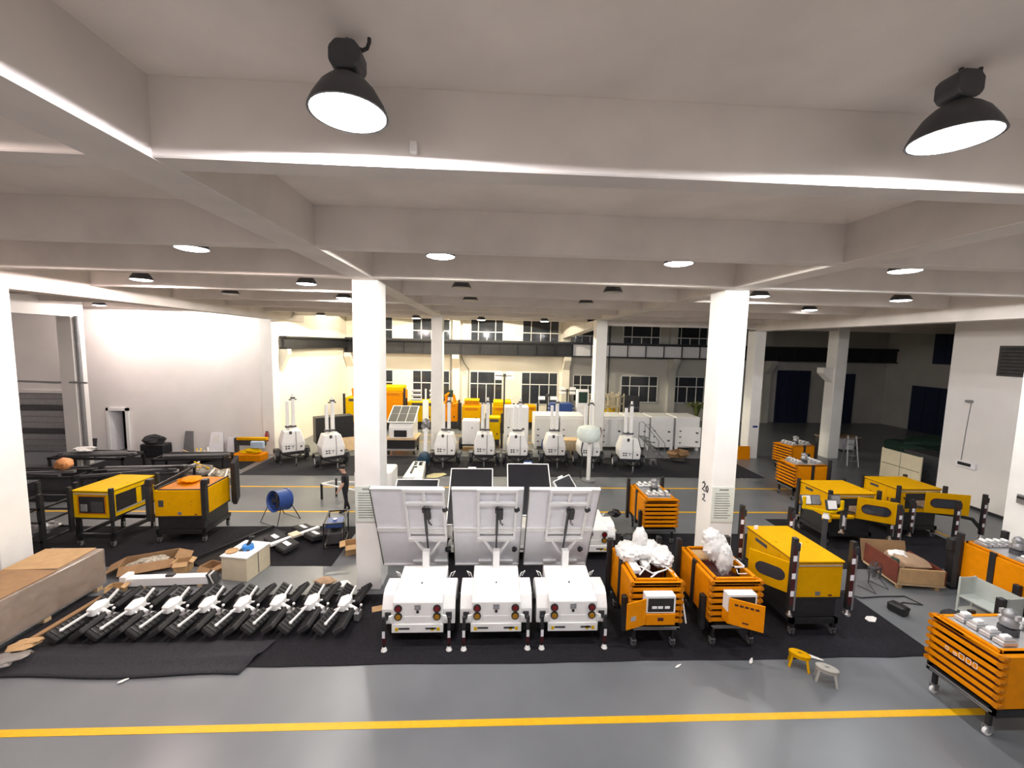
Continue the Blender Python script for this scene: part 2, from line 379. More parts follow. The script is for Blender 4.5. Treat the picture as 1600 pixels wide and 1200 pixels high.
lamp(-8.92, 14.6, 7.72, 0, 'unlit dark high-bay lamp above the pale left wall')
lamp(-.81, 14.6, 7.72, 0, 'unlit dark high-bay lamp right of the first column, lower of two')
lamp(3.27, 14.65, 7.72, 0, 'unlit dark high-bay lamp left of the right-hand column, lower of two')
lamp(-5.43, 15.4, 7.75, 1, 'lit high-bay lamp half hidden behind the first column top', NEU)
lamp(12.0, 15.3, 7.75, 1, 'lit high-bay lamp low at right, just above the dark bay opening', COOL, .4, cone=140)
lamp(-9.8, 24.1, 7.62, 2, 'small warm lamp glowing above the end wall, left of the first column', WARM, 1.6, cone=160)
lamp(-4.47, 24.3, 7.6, 2, 'warm lamp glowing above the far windows, right beside the first column', WARM, 1.6, cone=160)
lamp(-.71, 24.4, 7.6, 2, 'warm lamp glowing above the far windows, middle of three', WARM, 1.7, cone=150)
lamp(3.02, 24.4, 7.6, 2, 'warm lamp glowing above the far windows, nearest the dark bay', WARM, 1.0, cone=150)
lamp(-18.9, 20.9, 7.66, 1, 'lit lamp hidden behind the left edge beam, nearer the shutter door', PINK, 1.1)
lamp(-14.9, 20.9, 7.66, 1, 'lit lamp hidden behind the left edge beam, nearer the end wall corner', NEU, 1.0)
for x, lab in ((-8.6, 'beside the end wall'), (-4.2, 'in the middle'), (.2, 'nearest the dark bay')):  # unseen lamps, added to brighten the far wall
    lamp(x, 29.6, 9.4, 2, 'added unseen warm crane bay lamp above the slab edge, '+lab, WARM, 2.4 if x < -8 else 4.2, slab=10.4, cone=146)
# ================================================================== SOLAR LIGHT TRAILERS
def wheel(p, r, w, parent, hubmat, ax='x'):
    a = Vector((1, 0, 0)) if ax == 'x' else Vector((0, 1, 0)); p = Vector(p)
    t = B(TR(*p) @ (RY(pi/2) if ax == 'x' else RX(pi/2))).lathe([(r*.55, -w/2), (r*.9, -w/2), (r, -w*.3), (r, w*.3), (r*.9, w/2), (r*.55, w/2)], n=20).go('tyre', M_rub, parent, True)
    B(TR(*p) @ (RY(pi/2) if ax == 'x' else RX(pi/2))).lathe([(r*.3, -w*.53), (r*.56, -w*.5), (r*.56, w*.5), (r*.3, w*.53)], n=14).go('hub', hubmat, t, True)
    return t
def caster(x, y, parent, white=False, r=.07):
    c = B().box(x-.05, x+.05, y-.05, y+.05, .16, .18).box(x-.05, x-.038, y-.04, y+.04, .07, .17).box(x+.038, x+.05, y-.04, y+.04, .07, .17).go('caster', M_gry, parent)
    B().cyl((x-.022, y, r), (x+.022, y, r), r, n=16).go('caster_wheel', M_white if white else M_rub, c, True)
    if not white: B().cyl((x-.027, y, r), (x+.027, y, r), r*.5, n=12).go('hub', M_alu, c)
def trailer_body(t):
    B().prism([(0, .34), (0, .955), (.05, .985), (1.1, 1.12), (1.15, 1.09), (1.15, .36)], 'x', -.5, .5, .015).go('body', M_white, t)
    B().box(-.52, .52, -.03, 0, .32, .5, .005).go('bumper', M_white, t)
    B().box(-.27, .27, -.008, 0, .53, .66, .004).go('rear_hatch', M_white, t)
    B().box(-.012, .012, .5, .53, 1.05, 1.075).go('lid_catch', M_dk, t)
    for sx in (-1, 1):
        for z, lm in ((.83, M_redl), (.66, M_amber)):
            l = B().cyl((sx*.39, -.03, z), (sx*.39, 0, z), .078, n=20).go('tail_light', M_blk, t)
            B().cyl((sx*.39, -.038, z), (sx*.39, -.028, z), .055, n=18).go('lens', lm, l)
        B().box(sx*.27-.11, sx*.27+.11, -.034, -.03, .39, .43).go('slot', M_dk, t)
        B().box(sx*.42-.03, sx*.42+.03, -.034, -.03, .36, .43).go('reflector', M_lem, t)
        f = B().prism([(.1, .42), (.1, .74), (.22, .98), (.34, 1.05), (.72, 1.05), (.9, .9), (.95, .45), (.86, .45), (.8, .8), (.3, .8), (.2, .42)], 'x', *(sorted((sx*.5, sx*.745))), .008).go('fender', M_white, t)
        B().box(sx*.62-.06, sx*.62+.06, .075, .1, .52, .68).go('work_light', M_dk, f)
        wheel((sx*.62, .55, .33), .33, .18, t, M_white)
        j = B().cyl((sx*.65, -.12, .1), (sx*.65, -.12, .72), .032).box(sx*.65-.03, sx*.65+.03, -.16, -.05, .45, .62).go('jack', M_blk, t)
        B().box(sx*.65-.028, sx*.65+.028, -.158, -.15, .3, .46).go('label_plate', M_offw, j)
        B().cyl((sx*.65, -.12, .16), (sx*.65, -.12, .29), .036).go('reflector_band', M_maroon, j)
        B().cyl((sx*.65, -.12, 0), (sx*.65, -.12, .1), .07, .03, 12).go('jack_foot', M_white, j)
        B().prism([(sx*.5, .5), (sx*.5, .68), (sx*.58, .66), (sx*.6, .56)], 'y', -.02, .02).cyl((sx*.56, -.03, .62), (sx*.56, .03, .62), .02).go('hinge_lug', M_white, t)
        B().tube([(sx*.52, .98, .85), (sx*.58, 1.0, 1.0), (sx*.66, 1.02, 1.03), (sx*.6, 1.04, .9)], .012).go('hook', M_white, t)
    B().box(.42-.12-.03, .42-.12+.03, -.034, -.03, .36, .43).go('reflector', M_lem, t)
    l = B().box(-.06, .06, -.02, 0, .8, .91, .004).go('latch', M_gry, t)
    B().box(-.04, .04, -.028, -.02, .82, .87).go('latch_handle', M_silver, l)
    B().cyl((0, -.02, .755), (0, 0, .755), .028).go('lock', M_blk, t)
    c = B().box(-.5, -.42, .05, 1.6, .28, .36).box(.42, .5, .05, 1.6, .28, .36).bar((-.46, 1.55, .32), (0, 2.3, .36), .07).bar((.46, 1.55, .32), (0, 2.3, .36), .07)
    c.box(-.6, .6, .5, .6, .28, .36).box(-.035, .035, 2.2, 2.6, .32, .4).go('chassis', M_blk, t)
    B().cyl((0, 2.25, 0), (0, 2.25, .75), .03).cyl((0, 2.25, 0), (0, 2.25, .02), .09).go('drawbar_jack', M_blk, t)
def solar_back(t, off):
    """twin panels turned away from the lights: backsheets, carrying frame, actuator"""
    b0, t0 = Vector((off, 1.83, .74)), Vector((off, .70, 3.12)); v = (t0-b0); Ln = v.length; v.normalize()
    u = Vector((1, 0, 0)); n = u.cross(v)
    F = Matrix((u, v, n)).transposed().to_4x4(); F.translation = b0
    h = Ln/2; w = .78
    for k in range(2):
        v0, v1 = k*h+.02, (k+1)*h-.02
        p = B(F).box(-w+.02, w-.02, v0+.02, v1-.02, -.012, .0).go('solar_panel', M_back, t)
        e = B(F).box(-w, -w+.03, v0, v1, -.03, .012).box(w-.03, w, v0, v1, -.03, .012)
        e.box(-w, w, v0, v0+.035, -.03, .045).box(-w, w, v1-.035, v1, -.03, .045).go('panel_frame', M_white, p)
        B(F).box(-w-.016, -w, v0, v1, -.04, .03).go('edge_strip', M_dk, p); B(F).box(w, w+.014, v0, v1, -.04, .03).go('edge_strip', M_gry, p)
        B(F).box(-w+.03, w-.03, v0+.03, v1-.03, -.02, -.013).go('cells', M_cell, p)
    c = -off
    for s in (-1, 1): B(F).box(c+s*.42-.028, c+s*.42+.028, 1.0, Ln-.02, .015, .075).go('carrier_rail', M_white, t)
    B(F).box(c-.45, c+.45, Ln-.09, Ln-.01, .02, .08).box(c-.03, c+.03, Ln-.5, Ln-.05, .02, .07).go('top_bar', M_white, t)
    B(F).box(c-.42, c+.42, Ln-.47, Ln-.40, .03, .1).go('cross_bar', M_white, t)
    B(F).box(c-.44, c+.44, 1.0, 1.1, .03, .12).box(c-.44, c+.44, 1.2, 1.25, .03, .06).go('cross_bar', M_white, t)
    for s in (-1, 1):
        B(F).bar((c+s*.28, 1.02, .1), (c+s*.05, .62, .16), .05).go('brace', M_white, t)
    B().box(-.075, .075, 1.0, 1.17, 1.08, 1.5, .01).go('mast_post', M_white, t)
    a = B(F).cyl((c, Ln-.5, .12), (c, 1.3, .13), .032).cyl((c, 1.3, .13), (c, .72, .15), .02).go('actuator', M_dk, t)
    B(F).box(c+.01, c+.13, Ln-.82, Ln-.52, .1, .2, .02).box(c-.05, c+.02, Ln-.62, Ln-.52, .1, .17).go('motor', M_blk, a)
    B(F).tube([(c+.07, Ln-.82, .15), (c+.09, Ln-.92, .17), (c+.14, Ln-.99, .17), (c+.13, Ln-1.03, .16), (c+.07, Ln-.97, .15), (c+.06, Ln-.86, .15)], .009).go('cable', M_blk, a)
    for vv in (Ln-.62, .66):
        B(F).cyl((c+.43, vv-.04, .07), (c+.43, vv+.04, .07), .05).cyl((c+.38, vv, .07), (c+.5, vv, .07), .035).go('clamp_knob', M_blk, t)
    B(F).box(c-.42, c-.1, .12, .2, .004, .06).box(c+.1, c+.42, .12, .2, .004, .06).go('lower_bar', M_white, t)
def solar_front(t, z0, z1, y0=-.3, y1=1.1, yaw=0, dx=0, w=.62):
    b0, t0 = Vector((0, y0, z0)), Vector((0, y1, z1)); v = (t0-b0); Ln = v.length; v.normalize()
    u = Vector((1, 0, 0)); n = u.cross(v)
    F = Matrix((u, v, n)).transposed().to_4x4(); F.translation = b0
    F = TR(dx, .4, 0) @ RZ(yaw) @ TR(0, -.4, 0) @ F
    p = B(F).box(-w, w, .02, Ln-.02, -.015, .0).go('solar_panel', M_offw, t)
    B(F).box(-w+.01, w-.01, .03, Ln-.03, .001, .006).go('cells', M_cell, p)
    B(F).box(-w-.02, -w+.01, 0, Ln, -.03, .02).box(w-.01, w+.02, 0, Ln, -.03, .02).box(-w-.02, w+.02, 0, .03, -.03, .02).box(-w-.02, w+.02, Ln-.03, Ln, -.03, .02).go('panel_frame', M_white, p)
    B(F).box(-w*.8, w*.8, .5, .56, -.08, -.03).box(-w*.8, w*.8, Ln-.5, Ln-.44, -.08, -.03).go('cross_bar', M_white, t)
    B().box(dx-.07, dx+.07, .45, .6, 1.0, z0+(z1-z0)*.4).go('mast_post', M_white, t)
    B(F).box(-.12, .12, Ln, Ln+.06, -.03, .0).go('junction_tab', M_white, t)
for i, (x, off, lab) in enumerate(((-1.435, -.36, 'white solar lighting trailer beside the first column, its panels turned from view'),
        (.16, -.22, 'white solar lighting trailer in the middle of the front three, panel backs showing'),
        (1.75, -.12, 'white solar lighting trailer next to the orange carts, panel backs showing'))):
    t = thing('solar_trailer', lab, 'trailer', (x, 7.95, 0), 0, 'solar lighting trailers parked in two rows')
    trailer_body(t); solar_back(t, off)
for x, z0, z1, yaw, lab in ((-2.2, 1.15, 2.05, 0, 'solar lighting trailer behind the first column side, dark panel lying lowest'),
        (-.57, 1.23, 2.4, 0, 'solar lighting trailer in the rear row with black panel face, left of two tall ones'),
        (1.13, 1.5, 2.56, 0, 'solar lighting trailer in the rear row with the highest black panel face'),
        (2.9, 1.25, 2.25, radians(48), 'solar lighting trailer in the rear row, tail lights showing beside the orange carts')):
    t = thing('solar_trailer', lab, 'trailer', (x, 11.2, 0), 0, 'solar lighting trailers parked in two rows')
    trailer_body(t); solar_front(t, z0, z1, yaw=yaw, **({'dx': -.42, 'w': .42, 'y0': .1, 'y1': .9} if yaw else {}))
# ================================================================== ORANGE SCISSOR MAST CARTS
def cart_base(t, white=False, W=.5, L=1.45):
    b = B().box(-W, W, 0, .06, .42, .52).box(-W, W, L-.06, L, .42, .52).box(-W, -W+.06, 0, L, .42, .52).box(W-.06, W, 0, L, .42, .52)
    b.box(-W+.02, W-.02, .1, L-.1, .36, .42)
    for x in (-W+.06, W-.12):
        for y in (.04, L-.12): b.box(x, x+.06, y, y+.06, .17, .44)
    b.go('base_frame', M_blk, t)
    B().box(-W+.05, W-.05, -.02, 0, .44, .46).bar((-W, -.03, .5), (W, -.03, .5), .02).go('tow_rail', M_gry, t)
    for x in (-W+.09, W-.09):
        for y in (.07, L-.09): caster(x, y, t, white)
def cart_mast(t, n=7, W=.5, L=1.45, letters=False):
    z0, z1 = .56, 1.5; st = (z1-z0)/n
    B().box(-W+.04, W-.04, .1, .13, z0, z1-.06).go('inner_panel', M_maroon, t)
    for i in range(n):
        z = z0+i*st
        B().box(-W, W, -.02, .018, z+.03, z+st-.03, .006).go('slat', M_org, t)
    for s in (-1, 1):
        k = B()
        for i in range(n):
            z = z0+i*st
            k.cyl((s*(W+.02), -.03, z+.07), (s*(W+.02), .05, z+.07), .045, n=8).box(s*(W+.02)-.03, s*(W+.02)+.03, -.015, .1, z+.02, z+.1)
        k.go('knuckle_row', M_orgd, t)
        xa, xb = sorted((s*(W-.01), s*(W+.03)))
        B().box(xa, xb, .08, L*.48, z0, z1-.05, .006).go('side_panel', M_org, t)
        B().box(xa, xb, L*.56, L-.02, z0, z1-.05, .006).go('side_panel', M_org, t)
        xa, xb = sorted((s*(W), s*(W+.05)))
        B().box(xa, xb, L*.48, L*.56, .4, z1+.02).go('strap_post', M_blk, t)
        for yy in (.03, L*.46): 
            q = B()
            for i in range(n): q.cyl((s*(W+.03), yy+.04, z0+.08+i*st), (s*(W+.045), yy+.04, z0+.08+i*st), .016, n=6)
            q.go('bolt_row', M_maroon, t)
    B().box(-W, W, L-.05, L, z0, z1-.04, .006).go('rear_panel', M_org, t)
    for g, zz in ((0, z1-.05), (.06, z1)):
        r = B().box(-W+g, W-g, g-.02, g+.03, zz-.04, zz).box(-W+g, W-g, L-.04-g, L-g, zz-.04, zz)
        r.box(-W+g, -W+g+.05, g, L-g, zz-.04, zz).box(W-g-.05, W-g, g, L-g, zz-.04, zz).go('top_rim', M_org, t)
    B().box(-W+.1, W-.1, .1, L-.1, z1-.35, z1-.3).go('inner_tray', M_maroon, t)
    for x, y, h in ((-W-.09, L-.05, 1.7), (W+.09, L-.05, 1.75), (-W-.09, .2, 1.05)):
        B().box(x-.05, x+.05, y-.06, y+.06, .3, h, .008).go('outrigger_post', M_blk, t)
def cart_lamps(t, n=4, W=.5, L=1.45):
    B().box(-W+.1, W-.06, .12, L-.12, 1.46, 1.49).go('lamp_tray', M_alu, t)
    for yy in (.2, L-.42):
        for i in range(n):
            x = -W+.14+i*(2*W-.24)/n; w = (2*W-.24)/n-.03
            h = B().box(x, x+w, yy, yy+.26, 1.5, 1.57, .01).box(x+.02, x+w-.02, yy+.03, yy+.23, 1.57, 1.6).go('flood_lamp', M_alu, t)
            B().box(x+.03, x+w-.05, yy+.07, yy+.21, 1.6, 1.645, .01).go('driver_box', M_white, h)
    B().cyl((.03, L*.5, 1.49), (.03, L*.5, 1.6), .13, n=18).go('turntable', M_dk, t)
    c = B().lathe([(.06, 1.6), (.11, 1.63), (.12, 1.7), (.1, 1.74), (.085, 1.78), (.1, 1.82), (.085, 1.88), (.03, 1.92), (.005, 1.925)], (.03, L*.5, 0), 18).go('camera_dome', M_gry, t, True)
    for a in (-.1, .12): B().box(a, a+.04, L*.5-.04, L*.5+.04, 1.78, 1.86).go('side_lug', M_alu, c)
def cart_control(t, mode):
    b = B().box(-.3, .3, -.22, -.03, .94, 1.3, .006).go('control_box', M_white, t, label='white control box with orange lower drawer')
    B().box(-.26, .26, -.226, -.22, .97, 1.25).go('panel_face', M_blk, b)
    for i, x in enumerate((-.18, -.06, .08)): B().box(x, x+.1, -.232, -.226, 1.04, 1.09).go('gauge_strip', M_offw, b)
    d = B().box(-.3, .3, -.24, -.03, .7, .93, .006).go('drawer', M_org, t)
    B().box(-.06, .06, -.246, -.24, .79, .86, .004).go('drawer_pull', M_maroon, d)
    ang = radians(-55) if mode == 0 else radians(-24)
    if mode == 0: D = TR(-.31, -.24, 0) @ RZ(radians(200)); w = .46
    else: D = TR(-.3, -.25, 0) @ RZ(radians(-28)); w = .62
    q = B(D).box(0, w, -.012, .012, .72, 1.26, .003).go('open_door', M_org, t)
    if mode == 0: B(D).box(w*.55, w*.8, -.02, .02, .88, .97).go('door_lock', M_alu, q)
    else:
        for i in range(5): B(D).box(.1+i*.09, .165+i*.09, -.016, -.012, 1.13, 1.17).go('lettering', M_maroon, q)
        B(D).box(.25, .36, -.016, -.012, .8, .83).go('door_lock', M_maroon, q)
def cart_wrapped(t, kind, L=1.45):
    if kind == 0:
        B().crumple((-.3, .95, 1.62), (.28, .34, .2), 3).crumple((.34, .8, 1.6), (.3, .38, .19), 4).crumple((.02, .9, 1.66), (.4, .26, .15), 6).crumple((-.02, 1.0, 1.85), (.16, .18, .3), 5).crumple((.18, .95, 1.72), (.2, .2, .16), 9).go('wrapped_mast_head', M_wrap, t, True, 'mast head wrapped in milky plastic film')
        for i, pts in enumerate(([(-.3, .2, 1.5), (-.1, .4, 1.55), (.1, .6, 1.6), (.3, .5, 1.56), (.44, .3, 1.5)], [(-.35, .6, 1.52), (-.2, .4, 1.56), (0, .25, 1.5), (.2, .3, 1.52)], [(.46, .25, 1.5), (.54, .1, 1.3), (.58, 0, .9), (.62, -.05, .6)], [(-.1, .1, 1.5), (.1, .25, 1.52), (.35, .4, 1.5), (.5, .55, 1.5)])):
            B().tube(pts, .016).go('wire', M_paper, t)
        B().box(-.38, -.2, .35, .75, 1.42, 1.53, .02).box(-.1, .05, .5, .8, 1.42, 1.54, .02).go('white_tubing', M_paper, t)
    else:
        B().crumple((-.06, .78, 1.8), (.26, .23, .32), 8).crumple((.05, .6, 1.62), (.17, .18, .34), 9).crumple((-.14, .8, 2.0), (.2, .18, .2), 10).go('wrapped_mast_head', M_wrap, t, True, 'mast head standing up under a plastic bag')
        B().box(-.03, .1, .48, .54, 1.5, 1.85).go('grey_core', M_gry, t)
        f = B().box(.16, .44, .42, .45, 1.5, 1.53).box(.16, .44, .75, .78, 1.5, 1.53).box(.16, .19, .42, .78, 1.5, 1.53).box(.41, .44, .42, .78, 1.5, 1.53)
        f.tube([(.2, .36, 1.5), (.2, .3, 1.44), (.4, .3, 1.44), (.4, .36, 1.5)], .012).go('white_bracket', M_paper, t)
        B().box(-.36, -.1, .9, 1.3, 1.42, 1.46).go('plywood_lid', M_cardl, t)
def cart(label, x, y, rz, kind):
    t = thing('mast_cart', label, 'equipment cart', (x, y, 0), rz, 'orange folding mast carts')
    cart_base(t, kind == 2); cart_mast(t)
    if kind in (0, 1): cart_wrapped(t, kind); cart_control(t, kind)
    else: cart_lamps(t)
    if kind == 2:
        for i, (a, w, z) in enumerate(((-.24, .05, .06), (-.12, .06, .04), (-.03, .08, .09), (.08, .07, .09), (.18, .06, .09))):
            f = B().box(a, a+w, -.026, -.02, 1.0, 1.006).box(a, a+w, -.026, -.02, 1.0+z, 1.006+z).box(a, a+.006, -.026, -.02, 1.0, 1.0+z).box(a+w-.006, a+w, -.026, -.02, 1.0, 1.0+z)
            f.go('lettering', M_paper, t)
    return t
cart('orange mast cart with open control box, next to the front white trailers', 3.42, 7.78, 0, 0)
cart('orange mast cart with tall bagged head in front of the inscribed column', 5.1, 7.8, 0, 1)
cart('orange mast cart topped with grey floodlights, beyond the wrapped carts by the floor lines', 5.35, 12.2, 0, 3)
cart('orange mast cart with white caster wheels at the lower right edge of the picture', 8.12, 6.2, radians(-90), 2)
cart('orange mast cart behind the grey steel trolley at the right edge', 12.5, 8.05, 0, 3)
cart('orange mast cart with chrome dome standing nearer, left of the slim far column', 12.5, 16.45, radians(-90), 3)
cart('orange mast cart farthest back, at the edge of the dark bay', 14.7, 19.7, radians(-80), 3)
# ================================================================== YELLOW GENERATOR SETS
def post(t, x, y, z0, z1, foot=True, refl=True, w=.1):
    p = B().box(x-w/2, x+w/2, y-w/2, y+w/2, z0, z1, .008).go('corner_post', M_blk, t)
    B().box(x-w*.2, x+w*.95, y-w*.6, y+w*.6, z1-.28, z1-.1, .015).go('post_head', M_rub, p)
    if refl:
        B().box(x-w/2-.004, x+w*.3, y-w/2-.006, y-w/2, z0+.12, z1-.15).go('reflector', M_maroon, p)
        for k in (.22, .52, .82): B().box(x-w/2, x+w*.28, y-w/2-.01, y-w/2-.006, z0+.1+(z1-z0-.3)*k-.06, z0+.1+(z1-z0-.3)*k+.06).go('reflector_band', M_offw, p)
        B().cyl((x+w*.62, y-w*.2, z0), (x+w*.62, y-w*.2, z1-.3), .035).go('ram', M_gry, p)
    if foot: B().cyl((x, y, z0-.1), (x, y, z0), .05, .025).cyl((x, y, z0-.13), (x, y, z0-.1), .08).go('post_foot', M_silver, p)
def panel_door(t, D, w, z0, z1, m, win=True):
    d = B(D).box(0, w, -.015, .015, z0, z1, .006).go('open_door', m, t)
    if win:
        a, b, c, e = .12*w, .82*w, z0+(z1-z0)*.3, z0+(z1-z0)*.72; r = (e-c)/2
        pts = [(a+r+r*cos(t_), c+r+r*sin(t_)) for t_ in [pi/2+pi*i/8 for i in range(9)]]+[(b-r+r*cos(t_), c+r+r*sin(t_)) for t_ in [-pi/2+pi*i/8 for i in range(9)]]
        B(D).prism(pts, 'y', -.022, .022).go('window', M_glass, d)
        q = B(D)
        n = len(pts)
        for i in range(n):
            p0, p1 = pts[i], pts[(i+1) % n]
            q.bar((p0[0], -.02, p0[1]), (p1[0], -.02, p1[1]), .02, .02)
        q.go('rubber_seal', M_maroon, d)
    else: B(D).box(w*.7, w*.8, -.022, -.015, z0+.25, z0+.32).go('handle', M_dk, d)
    return d
def gen(label, x, y, rz, W, L, m, z0=.9, z1=1.68, front='plain', side=None, door=None, lid=True, posts='tall', bay=True, name='generator_set', cat='generator', group='yellow generator sets', extra=None):
    t = thing(name, label, cat, (x, y, 0), rz, group); h = W/2
    if bay: B().box(-h+.04, h-.04, .05, L-.05, .42, z0, .01).go('engine_bay', M_blk, t)
    else:
        for px in (-h+.05, h-.1):
            for py in (.05, L-.12): B().box(px, px+.06, py, py+.06, .4, z0).go('leg', M_blk, t)
    s = B().box(-h, -h+.08, 0, L, .3, .42).box(h-.08, h, 0, L, .3, .42).box(-h, h, 0, .08, .3, .42).box(-h, h, L-.08, L, .3, .42)
    for px in (-h+.02, h-.1):
        for py in (.02, L-.1): s.box(px, px+.08, py, py+.08, .17, .32)
    s.go('skid_frame', M_blk, t)
    for px in (-h+.06, h-.06):
        for py in (.06, L-.06): caster(px, py, t)
    b = B().box(-h, h, 0, L, z0, z1, .012).go('body', m, t)
    B().box(-h-.004, h+.004, -.004, L+.004, z0-.03, z0+.015).go('lower_seam', M_blk, t)
    if lid:
        B().box(-h-.008, h+.008, -.008, L+.008, z1-.005, z1+.012).go('roof_seal', M_blk, t)
        B().box(-h-.02, h+.02, -.02, L+.02, z1+.012, z1+.05, .01).go('roof', m, t)
        B().box(-h+.05, h-.05, -.03, -.018, z1-.06, z1-.03).go('gutter', M_alu, t)
        for px in (-h+.15, h-.15): B().cyl((px, L*.5, z1+.05), (px, L*.5, z1+.065), .03).go('lifting_eye', m, t)
    else:
        B().box(-h+.05, h-.05, .08, L-.05, z1-.002, z1+.002).go('open_top', M_orgd, t)
        for px in (-h+.02, h-.05): B().box(px, px+.03, .05, L, z1, z1+.035).go('edge_seal', M_blk, t)
        B().box(-h+.1, h-.1, .02, .05, z1, z1+.03).go('edge_seal', M_blk, t)
    if front == 'window':
        o = B().box(-h+.16, h-.16, -.006, .0, z0+.14, z1-.12).go('opening', M_blk, t)
        for a in ((-h+.14, h-.14, z0+.12, z0+.15), (-h+.14, h-.14, z1-.13, z1-.10), (-h+.14, -h+.17, z0+.12, z1-.1), (h-.17, h-.14, z0+.12, z1-.1)):
            B().box(a[0], a[1], -.014, .0, a[2], a[3]).go('opening_trim', M_orgd, t)
        B().box(-h+.22, -h+.42, -.03, -.006, z0+.2, z0+.42, .02).go('engine_part', M_gry, t)
        B().box(-.02, h-.22, -.02, -.006, z0+.18, z0+.5).go('radiator', M_dk, t)
    elif front == 'open':
        B().box(-h+.28, h-.12, -.006, 0, z0+.14, z1-.12).go('opening', M_blk, t)
        B().tube([(-h+.2, -.02, z1-.25), (-h+.4, -.06, z0+.3), (-h+.8, -.08, z0+.22)], .02).go('hose', M_blk, t)
        B().box(-.1, .3, -.02, -.006, z0+.16, z0+.42, .02).go('engine_part', M_tan, t)
    else:
        if front == 'plain': B().box(-h+.12, -h+.26, -.008, 0, z0+.3, z0+.5).go('socket_flap', M_dk, t)
        for px, pz in () if front == 'plate' else ((-h+.42, .4), (h-.35, .46), (h-.35, .34)): B().cyl((px, -.008, z0+pz), (px, 0, z0+pz), .018).go('plug', M_orgd, t)
        B().box(-.05, .06, -.006, 0, z0+.05, z0+.14).go('rating_plate', M_gry, t)
        B().box(h-.28, h-.2, -.008, 0, z0+.04, z0+.07).go('drain_cap', M_maroon, t)
    if side:
        s = 1 if side > 0 else -1
        if abs(side) == 2:
            xa, xb = sorted((s*h, s*(h+.006)))
            B().box(xa, xb, .15, L-.25, z0+.14, z1-.12).go('opening', M_blk, t)
            B().box(*sorted((s*h, s*(h+.012))), .15, L-.25, z0+.12, z0+.16).go('opening_sill', M_alu, t)
            B().box(*sorted((s*h, s*(h+.02))), L*.55, L*.66, z0+.16, z1-.14).go('inner_pillar', m, t)
        else:
            for py in (.3, .95): B().box(*sorted((s*h, s*(h+.012))), py, py+.03, z0+.3, z0+.42).go('handle', M_maroon, t)
            B().box(*sorted((s*h, s*(h+.006))), L*.3, L*.3+.008, z0+.05, z1-.05).go('door_seam', M_orgd, t)
            B().box(*sorted((s*h, s*(h+.006))), L*.55, L*.8, z1-.16, z1-.08).go('vent', M_dk, t)
    if door: panel_door(t, TR(door[0], door[1], 0) @ RZ(radians(door[2])), door[3], z0+.02, z1-.06, m)
    if posts == 'tall':
        for px, py, a, b_ in ((-h-.12, -.06, .68, 2.28), (h+.12, -.06, .68, 2.2), (-h-.12, L+.08, .7, 2.25), (h+.12, L+.08, .7, 2.2)): post(t, px, py, a, b_)
    elif posts == 'short':
        for px, py, a, b_ in ((-h-.03, -.05, .5, z1+.16), (h+.08, -.05, .9, z1+.15), (-h-.03, L+.04, .5, z1+.1), (h+.08, L+.04, .5, z1+.12)):
            B().box(px-.05, px+.05, py-.05, py+.05, a, b_, .01).go('corner_post', M_blk, t)
    elif posts == 'frame':
        for px, py in ((-h-.08, -.06), (h+.08, -.08), (-h-.08, L+.05), (h+.1, L+.08)):
            B().box(px-.07, px+.07, py-.07, py+.07, .75, z1+.32, .01).box(px-.04, px+.12, py-.09, py+.09, z1+.2, z1+.38, .02).go('corner_post', M_blk, t)
    return t
g1 = gen('bright yellow generator set standing in front, between the mast carts and the stools', 7.08, 8.08, 0, 1.05, 1.7, M_yel, front='plate', side=-1, door=(-.53, .12, 128, .85))
for a, b_ in ((-.48, 1.5), (-.05, .6)): B().box(a, a+.1, b_, b_+.03, 1.73, 1.83, .008).go('roof_mirror', M_offw, g1)
gA = gen('orange-yellow generator set with open windowed door, left of the pair by the right wall', 11.5, 12.15, 0, 1.5, 1.25, M_yel, front='open', side=-1, door=(.15, -.02, -32, 1.0), posts='short')
gB = gen('orange-yellow generator set with open windowed door, right of the pair by the right wall', 14.25, 12.62, 0, 1.5, 1.25, M_yel, front='open', side=-1, door=(.2, -.02, -14, 1.25), posts='short')
for t, ps in ((gA, ((-.95, -.75, .9, 1.55), (.55, -1.0, .55, 1.75), (1.0, -.35, .5, 1.7))), (gB, ((.35, -.85, .3, 1.65), (1.75, -.45, .35, 1.7), (-.75, -.5, .45, 1.55)))):
    for px, py, a, b_ in ps: post(t, px, py, a, b_)
B().tube([(.75, .1, .85), (1.2, -.1, .85), (1.6, -.3, .8), (1.75, -.42, .55)], .06).go('outrigger_arm', M_blk, gB)
B().box(-.95, -.1, -.25, -.1, .98, 1.08, .02).box(-1.0, -.88, -.3, -.05, .9, 1.15, .01).go('side_step', M_yel, gA)
gL1 = gen('yellow generator set with open window frames, next to the left pillar', -11.55, 12.1, radians(-3), 1.1, 1.45, M_lem, front='window', side=2, posts='short', bay=False)
gL2 = gen('orange generator set without a lid beside the white box on the left', -9.3, 12.35, radians(2), 1.4, 1.3, M_yel, z0=.85, z1=1.65, lid=False, posts='frame')
B().lump((-.2, .8, 1.72), (.3, .3, .1), 3).go('loose_cover', M_org, gL2, True)
B().bar((-.75, .1, 1.72), (-.45, 1.2, 1.95), .05).go('lid_strut', M_blk, gL2)
B().prism([(1.15, .75), (1.35, .95), (1.35, 2.35), (1.1, 2.15)], 'x', .86, 1.0, .01).go('raised_post', M_blk, gL2)
